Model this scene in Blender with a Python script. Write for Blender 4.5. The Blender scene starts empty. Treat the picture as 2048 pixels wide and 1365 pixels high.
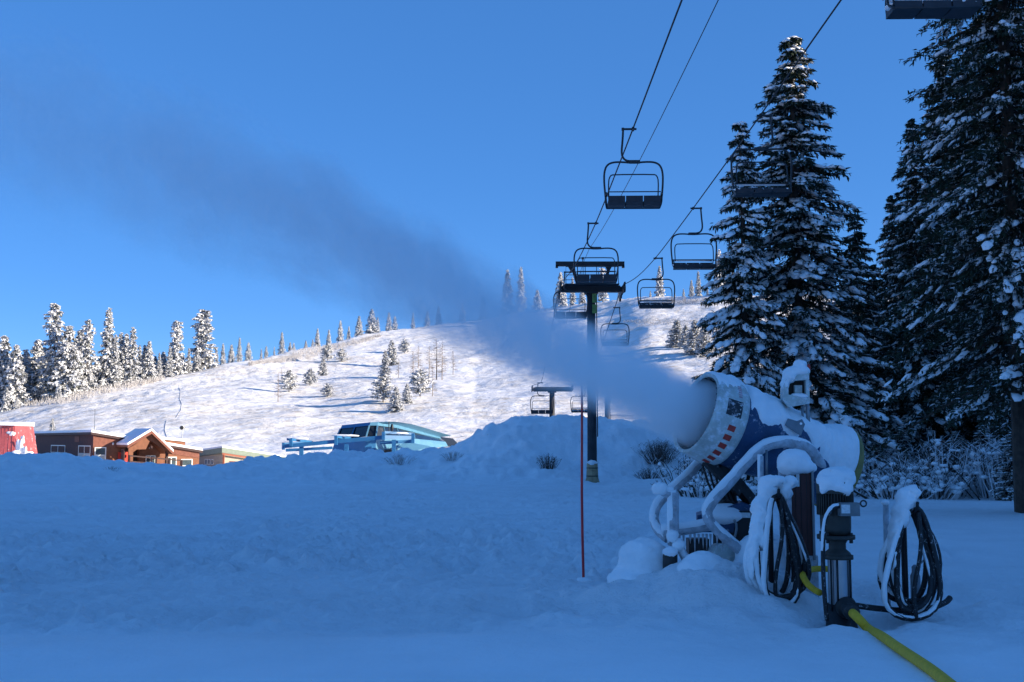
import bpy, math, random
import numpy as np
from mathutils import Vector, Matrix

# ------------------------------------------------------------------ camera, sky, sun, exposure
scene = bpy.context.scene
COL = scene.collection
F = 2162.0                      # focal length in photo pixels (2048 wide)
EYE = 1.6
PITCH = math.atan((880 - 682.5) / F)
cam = bpy.data.cameras.new("camera")
cam.sensor_width = 36.0
cam.lens = 36.0 * F / 2048
cam.clip_start = 0.1
cam.clip_end = 6000
cam_o = bpy.data.objects.new("camera", cam)
COL.objects.link(cam_o)
cam_o.location = (0, 0, EYE)
cam_o.rotation_euler = (math.pi / 2 + PITCH, 0, 0)
scene.camera = cam_o

SUN_DIR = Vector((0.90, -0.25, 0.29)).normalized()      # towards the sun
world = bpy.data.worlds.new("World")
scene.world = world
world.use_nodes = True
wn = world.node_tree
wn.nodes.clear()
sky = wn.nodes.new("ShaderNodeTexSky")
sky.sky_type = 'NISHITA'
sky.sun_disc = False
sky.sun_elevation = math.asin(SUN_DIR.z)
sky.sun_rotation = math.atan2(SUN_DIR.x, SUN_DIR.y)
sky.altitude = 8000
sky.air_density = 1.0
sky.dust_density = 0.8
sky.ozone_density = 3.0
hs = wn.nodes.new("ShaderNodeHueSaturation")
hs.inputs["Saturation"].default_value = 1.87
bg = wn.nodes.new("ShaderNodeBackground")
bg.inputs["Strength"].default_value = 0.15
wo = wn.nodes.new("ShaderNodeOutputWorld")
gm = wn.nodes.new("ShaderNodeGamma")
gm.inputs["Gamma"].default_value = 0.42
hs.inputs["Hue"].default_value = 0.515
wn.links.new(sky.outputs[0], gm.inputs["Color"])
wn.links.new(gm.outputs[0], hs.inputs["Color"])
wn.links.new(hs.outputs[0], bg.inputs["Color"])
wn.links.new(bg.outputs[0], wo.inputs["Surface"])

sun = bpy.data.lights.new("sun", 'SUN')
sun.energy = 2.8
sun.angle = math.radians(0.5)
sun.color = (1.0, 0.87, 0.70)
sun_o = bpy.data.objects.new("sun", sun)
COL.objects.link(sun_o)
sun_o.rotation_euler = SUN_DIR.to_track_quat('Z', 'Y').to_euler()

scene.view_settings.view_transform = 'Standard'
scene.view_settings.look = 'None'
scene.view_settings.exposure = 1.80
scene.view_settings.gamma = 1.0
scene.render.engine = 'CYCLES'
scene.cycles.use_denoising = True
scene.cycles.volume_bounces = 16
scene.cycles.max_bounces = 16
scene.cycles.volume_step_rate = 0.16
scene.cycles.volume_max_steps = 256

RNG = random.Random(7)
NP = np.random.default_rng(11)
CP, SP = math.cos(PITCH), math.sin(PITCH)


def at(px, py, Y):
    """World point on the ray through photo pixel (px, py) at depth Y."""
    dx = (px - 1024) / F
    dy = (682.5 - py) / F
    yc = CP - dy * SP
    t = Y / yc
    return Vector((dx * t, Y, EYE + (SP + dy * CP) * t))


# ------------------------------------------------------------------ noise
def _hash(ix, iy, seed):
    n = (ix.astype(np.int64) * 374761393 + iy.astype(np.int64) * 668265263 + seed * 1442695041) & 0x7fffffff
    n = ((n ^ (n >> 13)) * 1274126177) & 0x7fffffff
    return ((n ^ (n >> 16)) & 0xffff) / 65535.0


def vnoise(x, y, seed=0):
    ix, iy = np.floor(x), np.floor(y)
    fx, fy = x - ix, y - iy
    fx = fx * fx * fx * (fx * (fx * 6 - 15) + 10)
    fy = fy * fy * fy * (fy * (fy * 6 - 15) + 10)
    a = _hash(ix, iy, seed); b = _hash(ix + 1, iy, seed)
    c = _hash(ix, iy + 1, seed); d = _hash(ix + 1, iy + 1, seed)
    return (a + (b - a) * fx) * (1 - fy) + (c + (d - c) * fx) * fy - 0.5


def fbm(x, y, oct=4, seed=0):
    v = 0; a = 1.0
    for k in range(oct):
        v = v + a * vnoise(x * 2 ** k + 17.3 * k, y * 2 ** k - 9.1 * k, seed + k)
        a *= 0.5
    return v


def sstep(a, b, x):
    t = np.clip((x - a) / (b - a), 0, 1)
    return t * t * (3 - 2 * t)


# ------------------------------------------------------------------ terrain
RIDGE = np.array([  # photo x, photo y of the skyline ground, depth
    (-1400, 842, 230), (-500, 842, 240), (0, 828, 270), (66, 813, 275), (123, 795, 280), (186, 780, 290), (246, 770, 300),
    (328, 753, 315), (424, 734, 340), (520, 715, 375), (640, 690, 430), (730, 668, 465), (850, 650, 500), (950, 640, 510),
    (1060, 622, 500), (1200, 606, 465), (1300, 601, 435), (1430, 604, 410), (1700, 610, 390), (2300, 620, 380), (3600, 700, 360)])
R_U = (RIDGE[:, 0] - 1024) / F
R_Y = RIDGE[:, 2]
R_Z = EYE + (880 - RIDGE[:, 1]) / F * RIDGE[:, 2]
CREST_X = np.array([(-300, 905), (0, 909), (120, 912), (220, 921), (310, 933), (400, 941), (470, 932), (540, 917), (640, 911), (800, 909),
                    (900, 905), (1300, 905), (1500, 930), (2048, 950)], float)
YC = 85.0
C_X = (CREST_X[:, 0] - 1024) / F * YC
C_Z = EYE - (CREST_X[:, 1] - 880) / F * YC
SHADE_Y = [-400, -140, -75, -48, -18, -7, 5, 21, 28, 34, 39, 46, 58, 75, 110, 400]
SHADE_H = [0, 25, 73, 76, 73, 73.5, 75, 80, 75, 67, 58, 50, 40, 24, 11, 4]


def ground_base(x, y):
    x = np.asarray(x, float); y = np.asarray(y, float)
    near = np.interp(y, [-50, 0, 20, 38, 60, 72], [0.6, 0.0, 0.0, -0.35, -0.85, -0.85])
    zc = np.interp(x, C_X, C_Z)
    far_floor = -2.3
    z = near + (zc - near) * sstep(62, YC, y)
    z = z + (far_floor - zc) * sstep(YC + 1, YC + 22, y)
    # the mound behind the lift tower
    gx = np.where(x < 3.0, (x - 3.0) / 6.6, (x - 3.0) / 11.0)
    gy = (y - 74) / 7.5
    z = z + 3.1 * np.exp(-(np.abs(gx) ** 3.4) - gy ** 2 * 0.9)
    # bank under the forest on the right
    z = z + 1.6 * sstep(0.0, 16, x - 13.0 - 0.05 * (y - 30)) * sstep(24, 46, y)
    # the ski hill
    th = np.arctan2(x, np.maximum(y, 1e-3))
    thc = np.clip(th, -1.0, 1.0)
    u = np.tan(thc)
    r = np.hypot(x, y)
    ye = np.where(np.abs(th) <= 1.0, y, r * np.cos(1.0))
    ry = np.interp(u, R_U, R_Y); rz = np.interp(u, R_U, R_Z)
    f0 = 128.0
    s = np.clip((ye - f0) / (ry - f0), 0, None)
    hill = np.where(s <= 1, (rz - far_floor) * (0.72 * np.minimum(s, 1) ** 1.12 + 0.28 * np.minimum(s, 1) ** 2.0),
                    (rz - far_floor) - (ye - ry) * 0.10)
    hill = np.maximum(hill, 0)
    z = z + hill * (ye > f0) * (y > 0)
    # the steep mountainside to the right that shades the basin
    H = np.interp(y, SHADE_Y, SHADE_H)
    z = z + H * np.clip((x - 42) / 150.0, 0, 1) ** 1.05
    return z


def ground_detail(x, y):
    d = 0.10 * fbm(x / 6.0, y / 6.0, 3, 3) * sstep(3, 9, y)
    tr = sstep(8.6, 9.6, y + 0.35 * fbm(x / 2.5, y / 2.5, 2, 5) - 0.04 * x)          # edge of the smooth apron
    leftm = 1 - sstep(1.0, 3.0, x - 0.12 * (y - 10))
    chop = sstep(8.6, 10, y) * (1 - sstep(34, 62, y)) * (0.25 + 0.75 * leftm)
    n1 = fbm(x * 1.5, y * 1.2, 3, 21)
    n2 = fbm(x * 4.2, y * 3.6, 3, 31)
    n3 = vnoise(x * 0.7, y * 5.0, 41)
    n4 = fbm(x * 9.0, y * 6.5, 2, 51)
    patch = 0.45 + 0.9 * sstep(-0.25, 0.35, fbm(x / 3.5, y / 3.0, 2, 77))
    clod = chop * (0.45 + 0.55 * (1 - sstep(15, 25, y)))
    streak = sstep(13, 21, y) * (1 - sstep(52, 68, y)) * (0.35 + 0.65 * leftm)
    d = d + clod * patch * (0.08 * n1 + 0.135 * np.maximum(n2, -0.10) + 0.085 * np.maximum(n4, -.15))
    d = d + streak * (0.085 * fbm(x * .30 + .12 * y, y * 1.5 - .1 * x, 3, 45) + 0.05 * n3)
    # ski and machine tracks: shallow ruts
    for a, b, c, w, dep in ((0.10, 14.0, 0.7, .16, .05), (0.02, 19.5, 1.1, .2, .05), (-0.16, 24.0, 0.5, .25, .06), (0.22, 17.0, 0.8, .13, .05),
                            (0.05, 29.0, 1.4, .3, .06), (-0.06, 36.0, 1.0, .35, .07), (0.45, 15.0, .6, .12, .05), (-0.5, 13.5, .5, .11, .05),
                            (0.9, 19.0, .8, .14, .05), (-0.9, 14.0, .6, .12, .04)):
        yy = b + a * x + c * np.sin(x * 0.23 + b)
        t = (np.abs(y - yy) - .45) / (w * .8)
        d = d - 1.1 * dep * np.exp(-t * t) * leftm * (0.4 + 0.8 * sstep(-.3, .3, vnoise(x * .35, y * .1, int(b * 10))))
    for ax_, ay_, ar_, dep in ((-6.5, 21, 6.5, .07), (-2.5, 25, 8.5, .07), (-8, 15.5, 3.4, .06), (1.5, 18.5, 5.0, .06), (-4, 14.8, 3.2, .06), (-12, 22, 7.5, .07), (-3.2, 33, 9, .09)):
        q = np.hypot(x - ax_, (y - ay_) * .8) - ar_
        for off in (0.0, .32):
            d = d - dep * np.exp(-((q - off) / .085) ** 2) * (y < ay_ + .2 * ar_) * sstep(9.2, 10.2, y) * sstep(-.15, .15, vnoise(x * .3 + ax_, y * .3, 15))
    # smooth foreground apron, a hand higher
    d = d + (1 - tr) * (0.07 + 0.03 * fbm(x / 1.3, y / 0.8, 2, 9)) * sstep(2, 6, y)
    # drifts around the snow gun
    g = np.exp(-(((x - 2.3) / 2.4) ** 2 + ((y - 10.2) / 1.5) ** 2))
    rip = vnoise((x * 0.55 + y * 1.0) * 1.7, (x - y * .5) * .6, 61)
    rip2 = vnoise((x * 0.5 + y * 1.0) * 3.6, (x - y * .5) * 1.1, 65)
    d = d + g * (0.02 + 0.22 * rip + 0.10 * rip2 + 0.12 * fbm(x * 2.3, y * 2.0, 4, 62))
    g2 = np.exp(-(((x - 5.0) / 2.2) ** 2 + ((y - 10.5) / 3.0) ** 2))
    d = d + g2 * (0.20 * fbm(x * 1.4, y * 1.2, 5, 63) + 0.04)
    d = d - 0.10 * np.exp(-(((x - 2.95) / .30) ** 2 + ((y - 9.75) / .35) ** 2))
    for wx, wy, wr, wh in ((1.40, 11.35, .55, .20), (1.95, 10.75, .52, .21), (2.62, 11.0, .55, .16)):
        d = d + wh * np.exp(-(((x - wx) / wr) ** 2 + ((y - wy) / (wr * 1.1)) ** 2))
    # lumpy ploughed bank along the crest
    cm = np.exp(-((y - YC) / 4.0) ** 2) * sstep(-27, -20, x) * (1 - sstep(-8, -4, x))
    d = d + cm * 0.75 * np.maximum(fbm(x * .9, y * .9, 3, 71), -0.2)
    # mound roughness and uneven middle distance
    mm = sstep(55, 66, y) * (1 - sstep(84, 92, y))
    d = d + mm * (0.55 * fbm(x / 2.6, y / 2.6, 5, 81) + 0.42 * np.maximum(fbm(x * 1.3, y * 1.3, 3, 83), -.1))
    # the hill
    hm = sstep(118, 150, y)
    d = d + hm * (1.3 * fbm(x / 26, y / 34, 3, 91) + 0.5 * fbm(x / 8, y / 11, 3, 95))
    # skied-out strip running down along the left tree line
    uu = x / np.maximum(y, 1.0)
    rel = y / np.interp(uu, R_U, R_Y)
    band = np.exp(-((rel - .90) / .035) ** 2) * hm * (1 - sstep(-.22, -.10, uu))
    d = d + band * (0.9 * np.abs(fbm(x / 3.0, y / 4.5, 3, 97)) - .2)
    return d


def ground_z(x, y):
    return ground_base(x, y) + ground_detail(np.asarray(x, float), np.asarray(y, float))


def gz(x, y):
    return float(ground_z(np.array([x]), np.array([y]))[0])


def ground_hit(px, py, y0=95.0, y1=900.0):
    """First point beyond depth y0 where the ray through the pixel meets the ground."""
    ys = np.geomspace(y0, y1, 3000)
    dx = (px - 1024) / F; dy = (682.5 - py) / F
    yc = CP - dy * SP
    xs = dx * ys / yc
    zs = EYE + (SP + dy * CP) * ys / yc
    below = np.nonzero(zs <= ground_base(xs, ys))[0]
    k = below[0] if len(below) else len(ys) - 1
    return float(xs[k]), float(ys[k])


# ------------------------------------------------------------------ materials
def new_mat(name):
    m = bpy.data.materials.new(name)
    m.use_nodes = True
    nt = m.node_tree
    return m, nt, nt.nodes["Principled BSDF"]


def plain(name, col, rough=0.6, metal=0.0, vary=0.25, scale=6.0, bump=0.0, bscale=30.0, frost=0.0, fscale=5.0):
    """Base colour with uneven tone, fine relief and, where asked, rime frost in patches."""
    m, nt, p = new_mat(name)
    N, L = nt.nodes, nt.links
    tc = N.new("ShaderNodeTexCoord")
    nz = N.new("ShaderNodeTexNoise")
    nz.inputs["Scale"].default_value = scale
    nz.inputs["Detail"].default_value = 5
    L.new(tc.outputs["Object"], nz.inputs["Vector"])
    mr = N.new("ShaderNodeMapRange")
    mr.inputs["From Min"].default_value = 0.3
    mr.inputs["From Max"].default_value = 0.7
    mr.inputs["To Min"].default_value = 1 - vary
    mr.inputs["To Max"].default_value = 1 + vary
    L.new(nz.outputs["Fac"], mr.inputs["Value"])
    mx = N.new("ShaderNodeMix"); mx.data_type = 'RGBA'; mx.blend_type = 'MULTIPLY'
    mx.inputs["Factor"].default_value = 1.0
    mx.inputs["A"].default_value = (*col, 1)
    L.new(mr.outputs["Result"], mx.inputs["B"])
    out = mx.outputs["Result"]
    if frost > 0:
        n2 = N.new("ShaderNodeTexNoise")
        n2.inputs["Scale"].default_value = fscale
        n2.inputs["Detail"].default_value = 8
        n2.inputs["Roughness"].default_value = 0.75
        L.new(tc.outputs["Object"], n2.inputs["Vector"])
        r2 = N.new("ShaderNodeMapRange")
        c = 0.5 + (0.5 - frost) * 0.55
        r2.inputs["From Min"].default_value = c - 0.08
        r2.inputs["From Max"].default_value = c + 0.08
        L.new(n2.outputs["Fac"], r2.inputs["Value"])
        m2 = N.new("ShaderNodeMix"); m2.data_type = 'RGBA'
        L.new(r2.outputs["Result"], m2.inputs["Factor"])
        L.new(out, m2.inputs["A"])
        m2.inputs["B"].default_value = (0.80, 0.82, 0.85, 1)
        out = m2.outputs["Result"]
    L.new(out, p.inputs["Base Color"])
    p.inputs["Roughness"].default_value = rough
    p.inputs["Metallic"].default_value = metal
    if bump > 0:
        n3 = N.new("ShaderNodeTexNoise")
        n3.inputs["Scale"].default_value = bscale
        n3.inputs["Detail"].default_value = 4
        L.new(tc.outputs["Object"], n3.inputs["Vector"])
        b = N.new("ShaderNodeBump")
        b.inputs["Strength"].default_value = bump
        b.inputs["Distance"].default_value = 0.02
        L.new(n3.outputs["Fac"], b.inputs["Height"])
        L.new(b.outputs["Normal"], p.inputs["Normal"])
    return m


def ground_material():
    m, nt, p = new_mat("snow_ground")
    N, L = nt.nodes, nt.links
    geo = N.new("ShaderNodeNewGeometry")
    sep = N.new("ShaderNodeSeparateXYZ")
    L.new(geo.outputs["Position"], sep.inputs[0])

    def noise(scale, detail, rough=0.55, vec=None):
        n = N.new("ShaderNodeTexNoise")
        n.inputs["Scale"].default_value = scale
        n.inputs["Detail"].default_value = detail
        n.inputs["Roughness"].default_value = rough
        L.new(vec or geo.outputs["Position"], n.inputs["Vector"])
        return n.outputs["Fac"]

    def mrange(v, a, b, c=0.0, d=1.0):
        r = N.new("ShaderNodeMapRange")
        r.inputs["From Min"].default_value = a; r.inputs["From Max"].default_value = b
        r.inputs["To Min"].default_value = c; r.inputs["To Max"].default_value = d
        L.new(v, r.inputs["Value"])
        return r.outputs["Result"]

    def math_(op, a, b):
        k = N.new("ShaderNodeMath"); k.operation = op
        for i, v in enumerate((a, b)):
            if isinstance(v, (int, float)):
                k.inputs[i].default_value = v
            else:
                L.new(v, k.inputs[i])
        return k.outputs[0]

    hill = mrange(sep.outputs["Y"], 118, 135)
    # straw stubble showing through thin snow on the hill
    big = mrange(noise(0.028, 3), 0.31, 0.54)
    fine = mrange(noise(0.30, 9, 0.72), 0.40, 0.66)
    straw = math_('MULTIPLY', math_('MULTIPLY', big, fine), hill)
    straw = math_('MULTIPLY', straw, 0.8)
    # weeds poking through the mound
    mound = math_('MULTIPLY', mrange(sep.outputs["Y"], 62, 66), mrange(sep.outputs["Y"], 84, 80))
    weeds = math_('MULTIPLY', mrange(noise(1.3, 9, 0.8), 0.60, 0.70), mound)
    weeds = math_('MULTIPLY', weeds, math_('MULTIPLY', mrange(sep.outputs["X"], -9, -3), 0.6))
    fac = math_('MAXIMUM', straw, weeds)
    tone = mrange(noise(0.8, 4), 0.3, 0.7, 0.94, 1.04)
    base = N.new("ShaderNodeMix"); base.data_type = 'RGBA'; base.blend_type = 'MULTIPLY'
    base.inputs["Factor"].default_value = 1
    base.inputs["A"].default_value = (0.94, 0.942, 0.945, 1)
    L.new(tone, base.inputs["B"])
    mx = N.new("ShaderNodeMix"); mx.data_type = 'RGBA'
    L.new(fac, mx.inputs["Factor"])
    L.new(base.outputs["Result"], mx.inputs["A"])
    mx.inputs["B"].default_value = (0.55, 0.46, 0.33, 1)
    L.new(mx.outputs["Result"], p.inputs["Base Color"])
    p.inputs["Roughness"].default_value = 0.7
    p.inputs["Specular IOR Level"].default_value = 0.25
    h1 = math_('ADD', math_('ADD', math_('MULTIPLY', noise(13, 6, 0.75), 0.05), math_('MULTIPLY', noise(34, 4, 0.7), 0.010)), math_('MULTIPLY', noise(3.6, 5, 0.7), 0.10))
    h1 = math_('MULTIPLY', h1, mrange(sep.outputs['Y'], 7.5, 10.5, 0.25, 1.0))
    h2 = math_('MULTIPLY', math_('MULTIPLY', noise(0.20, 6, 0.58), hill), 1.2)
    b = N.new("ShaderNodeBump")
    b.inputs["Strength"].default_value = 0.9
    b.inputs["Distance"].default_value = 1.0
    L.new(math_('ADD', h1, h2), b.inputs["Height"])
    L.new(b.outputs["Normal"], p.inputs["Normal"])
    return m


def needle_material(name, green, frost):
    """Conifer spray: dark needles, each spray with its own amount of rime."""
    m, nt, p = new_mat(name)
    N, L = nt.nodes, nt.links
    geo = N.new("ShaderNodeNewGeometry")
    tc = N.new("ShaderNodeTexCoord")
    nz = N.new("ShaderNodeTexNoise")
    nz.inputs["Scale"].default_value = 1.3
    nz.inputs["Detail"].default_value = 6
    L.new(tc.outputs["Object"], nz.inputs["Vector"])
    ad = N.new("ShaderNodeMath"); ad.operation = 'ADD'
    L.new(geo.outputs["Random Per Island"], ad.inputs[0])
    L.new(nz.outputs["Fac"], ad.inputs[1])
    r = N.new("ShaderNodeMapRange")
    c = 0.5 + 1.0 * (1 - frost)
    r.inputs["From Min"].default_value = c - 0.12
    r.inputs["From Max"].default_value = c + 0.12
    L.new(ad.outputs[0], r.inputs["Value"])
    mx = N.new("ShaderNodeMix"); mx.data_type = 'RGBA'
    L.new(r.outputs["Result"], mx.inputs["Factor"])
    mx.inputs["A"].default_value = (*green, 1)
    mx.inputs["B"].default_value = (0.74, 0.75, 0.77, 1)
    L.new(mx.outputs["Result"], p.inputs["Base Color"])
    p.inputs["Roughness"].default_value = 0.75
    p.inputs["Specular IOR Level"].default_value = 0.15
    return m


def snow_material(name, bump=0.5, scale=25.0):
    m = plain(name, (0.91, 0.915, 0.92), 0.7, 0, 0.05, 3.0, bump, scale)
    m.node_tree.nodes["Principled BSDF"].inputs["Specular IOR Level"].default_value = 0.2
    return m


MAT = {
    'ground': ground_material(),
    'snow': snow_material('snow_cap'),
    'rime': plain('rime_frost', (0.50, 0.51, 0.54), 0.8, 0, 0.28, 14, 0.9, 60),
    'needle': needle_material('spruce_needles', (0.028, 0.042, 0.026), 0.07),
    'needle_far': needle_material('frosted_needles', (0.075, 0.088, 0.075), 0.79),
    'needle_bush': needle_material('frosted_twigs', (0.05, 0.045, 0.04), 0.52),
    'bark': plain('bark', (0.055, 0.040, 0.030), 0.9, 0, 0.4, 5, 0.8, 12),
    'bark_far': plain('larch_bark', (0.20, 0.15, 0.11), 0.9, 0, 0.3, 5, frost=0.3),
    'brush': plain('rimed_brush', (0.30, 0.26, 0.23), 0.9, 0, 0.3, 1.0, frost=0.45),
    'twig': plain('brown_twigs', (0.085, 0.060, 0.050), 0.9, 0, 0.4, 3, frost=0.12),
    'steel': plain('dark_painted_steel', (0.025, 0.030, 0.035), 0.5, 0.2, 0.3, 4),
    'steel_black': plain('black_painted_steel', (0.012, 0.013, 0.016), 0.55, 0.1, 0.3, 3),
    'pole': plain('tower_steel', (0.035, 0.038, 0.045), 0.6, 0.2, 0.35, 1.5),
    'galv': plain('galvanised_steel', (0.22, 0.24, 0.26), 0.45, 0.7, 0.25, 5),
    'rope': plain('wire_rope', (0.03, 0.03, 0.035), 0.6, 0.4, 0.2, 10),
    'pad': plain('seat_vinyl', (0.022, 0.026, 0.034), 0.6, 0, 0.25, 8),
    'foam': plain('tan_padding', (0.36, 0.27, 0.16), 0.85, 0, 0.25, 4, 0.4, 15, frost=0.12),
    'green_plate': plain('green_plate', (0.16, 0.27, 0.07), 0.6, 0, 0.3, 4),
    'gun_blue': plain('blue_gun_paint', (0.011, 0.052, 0.13), 0.5, 0, 0.25, 5, 0.3, 40, frost=0.20, fscale=9),
    'gun_white': plain('white_gun_paint', (0.50, 0.53, 0.49), 0.55, 0, 0.2, 7, 0.4, 40, frost=0.38, fscale=12),
    'red_mark': plain('red_marking', (0.44, 0.038, 0.026), 0.6, 0, 0.2, 20),
    'faint_red': plain('faded_red_lettering', (0.56, 0.34, 0.36), 0.7, 0, 0.3, 40),
    'black_decal': plain('black_decal', (0.018, 0.020, 0.026), 0.5, 0, 0.3, 20, frost=0.32, fscale=14),
    'dark': plain('dark_machinery', (0.030, 0.028, 0.027), 0.6, 0.2, 0.4, 12, frost=0.14, fscale=9),
    'motor': plain('motor_cast_iron', (0.045, 0.042, 0.036), 0.6, 0.2, 0.3, 10),
    'grey_box': plain('grey_terminal_box', (0.16, 0.18, 0.19), 0.55, 0.2, 0.2, 10),
    'white_label': plain('white_label', (0.62, 0.64, 0.64), 0.6, 0, 0.15, 60),
    'inox': plain('stainless_steel', (0.42, 0.43, 0.45), 0.32, 0.85, 0.12, 5),
    'brown_box': plain('brown_red_panel', (0.085, 0.022, 0.018), 0.6, 0, 0.25, 5),
    'rubber': plain('black_rubber_cable', (0.012, 0.012, 0.014), 0.6, 0, 0.3, 30, frost=0.22, fscale=26),
    'yellow_hose': plain('yellow_hose', (0.76, 0.43, 0.02), 0.7, 0, 0.12, 25, 0.25, 90),
    'yellow_rim': plain('yellow_rim', (0.22, 0.18, 0.05), 0.6, 0, 0.2, 10, frost=0.2),
    'marker_red': plain('red_marker_pole', (0.55, 0.03, 0.035), 0.6, 0, 0.2, 6),
    'lodge_dark': plain('siding_with_painted_shade', (0.075, 0.030, 0.026), 0.85, 0, 0.2, 3),  # siding darkened to paint in the shade of the left face
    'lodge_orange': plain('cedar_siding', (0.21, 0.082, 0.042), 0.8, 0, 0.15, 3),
    'lodge_brown': plain('brown_siding', (0.20, 0.075, 0.05), 0.85, 0, 0.2, 3),
    'trim_dark': plain('dark_trim', (0.05, 0.022, 0.020), 0.7, 0, 0.2, 5),
    'white_frame': plain('white_window_frame', (0.78, 0.78, 0.72), 0.6, 0, 0.05, 5),
    'glass': plain('window_glass', (0.05, 0.075, 0.085), 0.08, 0, 0.3, 1.2),
    'blind': plain('window_blind', (0.42, 0.46, 0.44), 0.7, 0, 0.1, 9),
    'red_door': plain('red_door', (0.55, 0.04, 0.02), 0.6, 0, 0.2, 5),
    'porch_shade': plain('painted_porch_shadow', (0.03, 0.022, 0.02), 0.9, 0, 0.2, 5),  # near-black colour painting the shade inside the porch opening
    'barn_red': plain('red_metal_roofing', (0.40, 0.085, 0.09), 0.6, 0, 0.15, 2, frost=0.22, fscale=1.6),
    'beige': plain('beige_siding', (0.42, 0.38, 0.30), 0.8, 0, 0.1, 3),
    'green_trim': plain('green_fascia', (0.20, 0.25, 0.20), 0.7, 0, 0.1, 3),
    'rust_trim': plain('rust_red_trim', (0.30, 0.09, 0.05), 0.7, 0, 0.1, 3),
    'lift_blue': plain('blue_terminal_paint', (0.025, 0.15, 0.33), 0.5, 0, 0.12, 1.0),
    'lift_light': plain('fibreglass_and_lit_blue', (0.09, 0.24, 0.36), 0.5, 0, 0.10, 1.0),  # fibreglass colour, also paints sunlight on the right-hand facets
    'dark_glass': plain('tinted_glass', (0.010, 0.013, 0.018), 0.10, 0, 0.3, 1.0),
    'track': plain('wet_track', (0.36, 0.37, 0.40), 0.8, 0, 0.2, 0.5),
}


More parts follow.
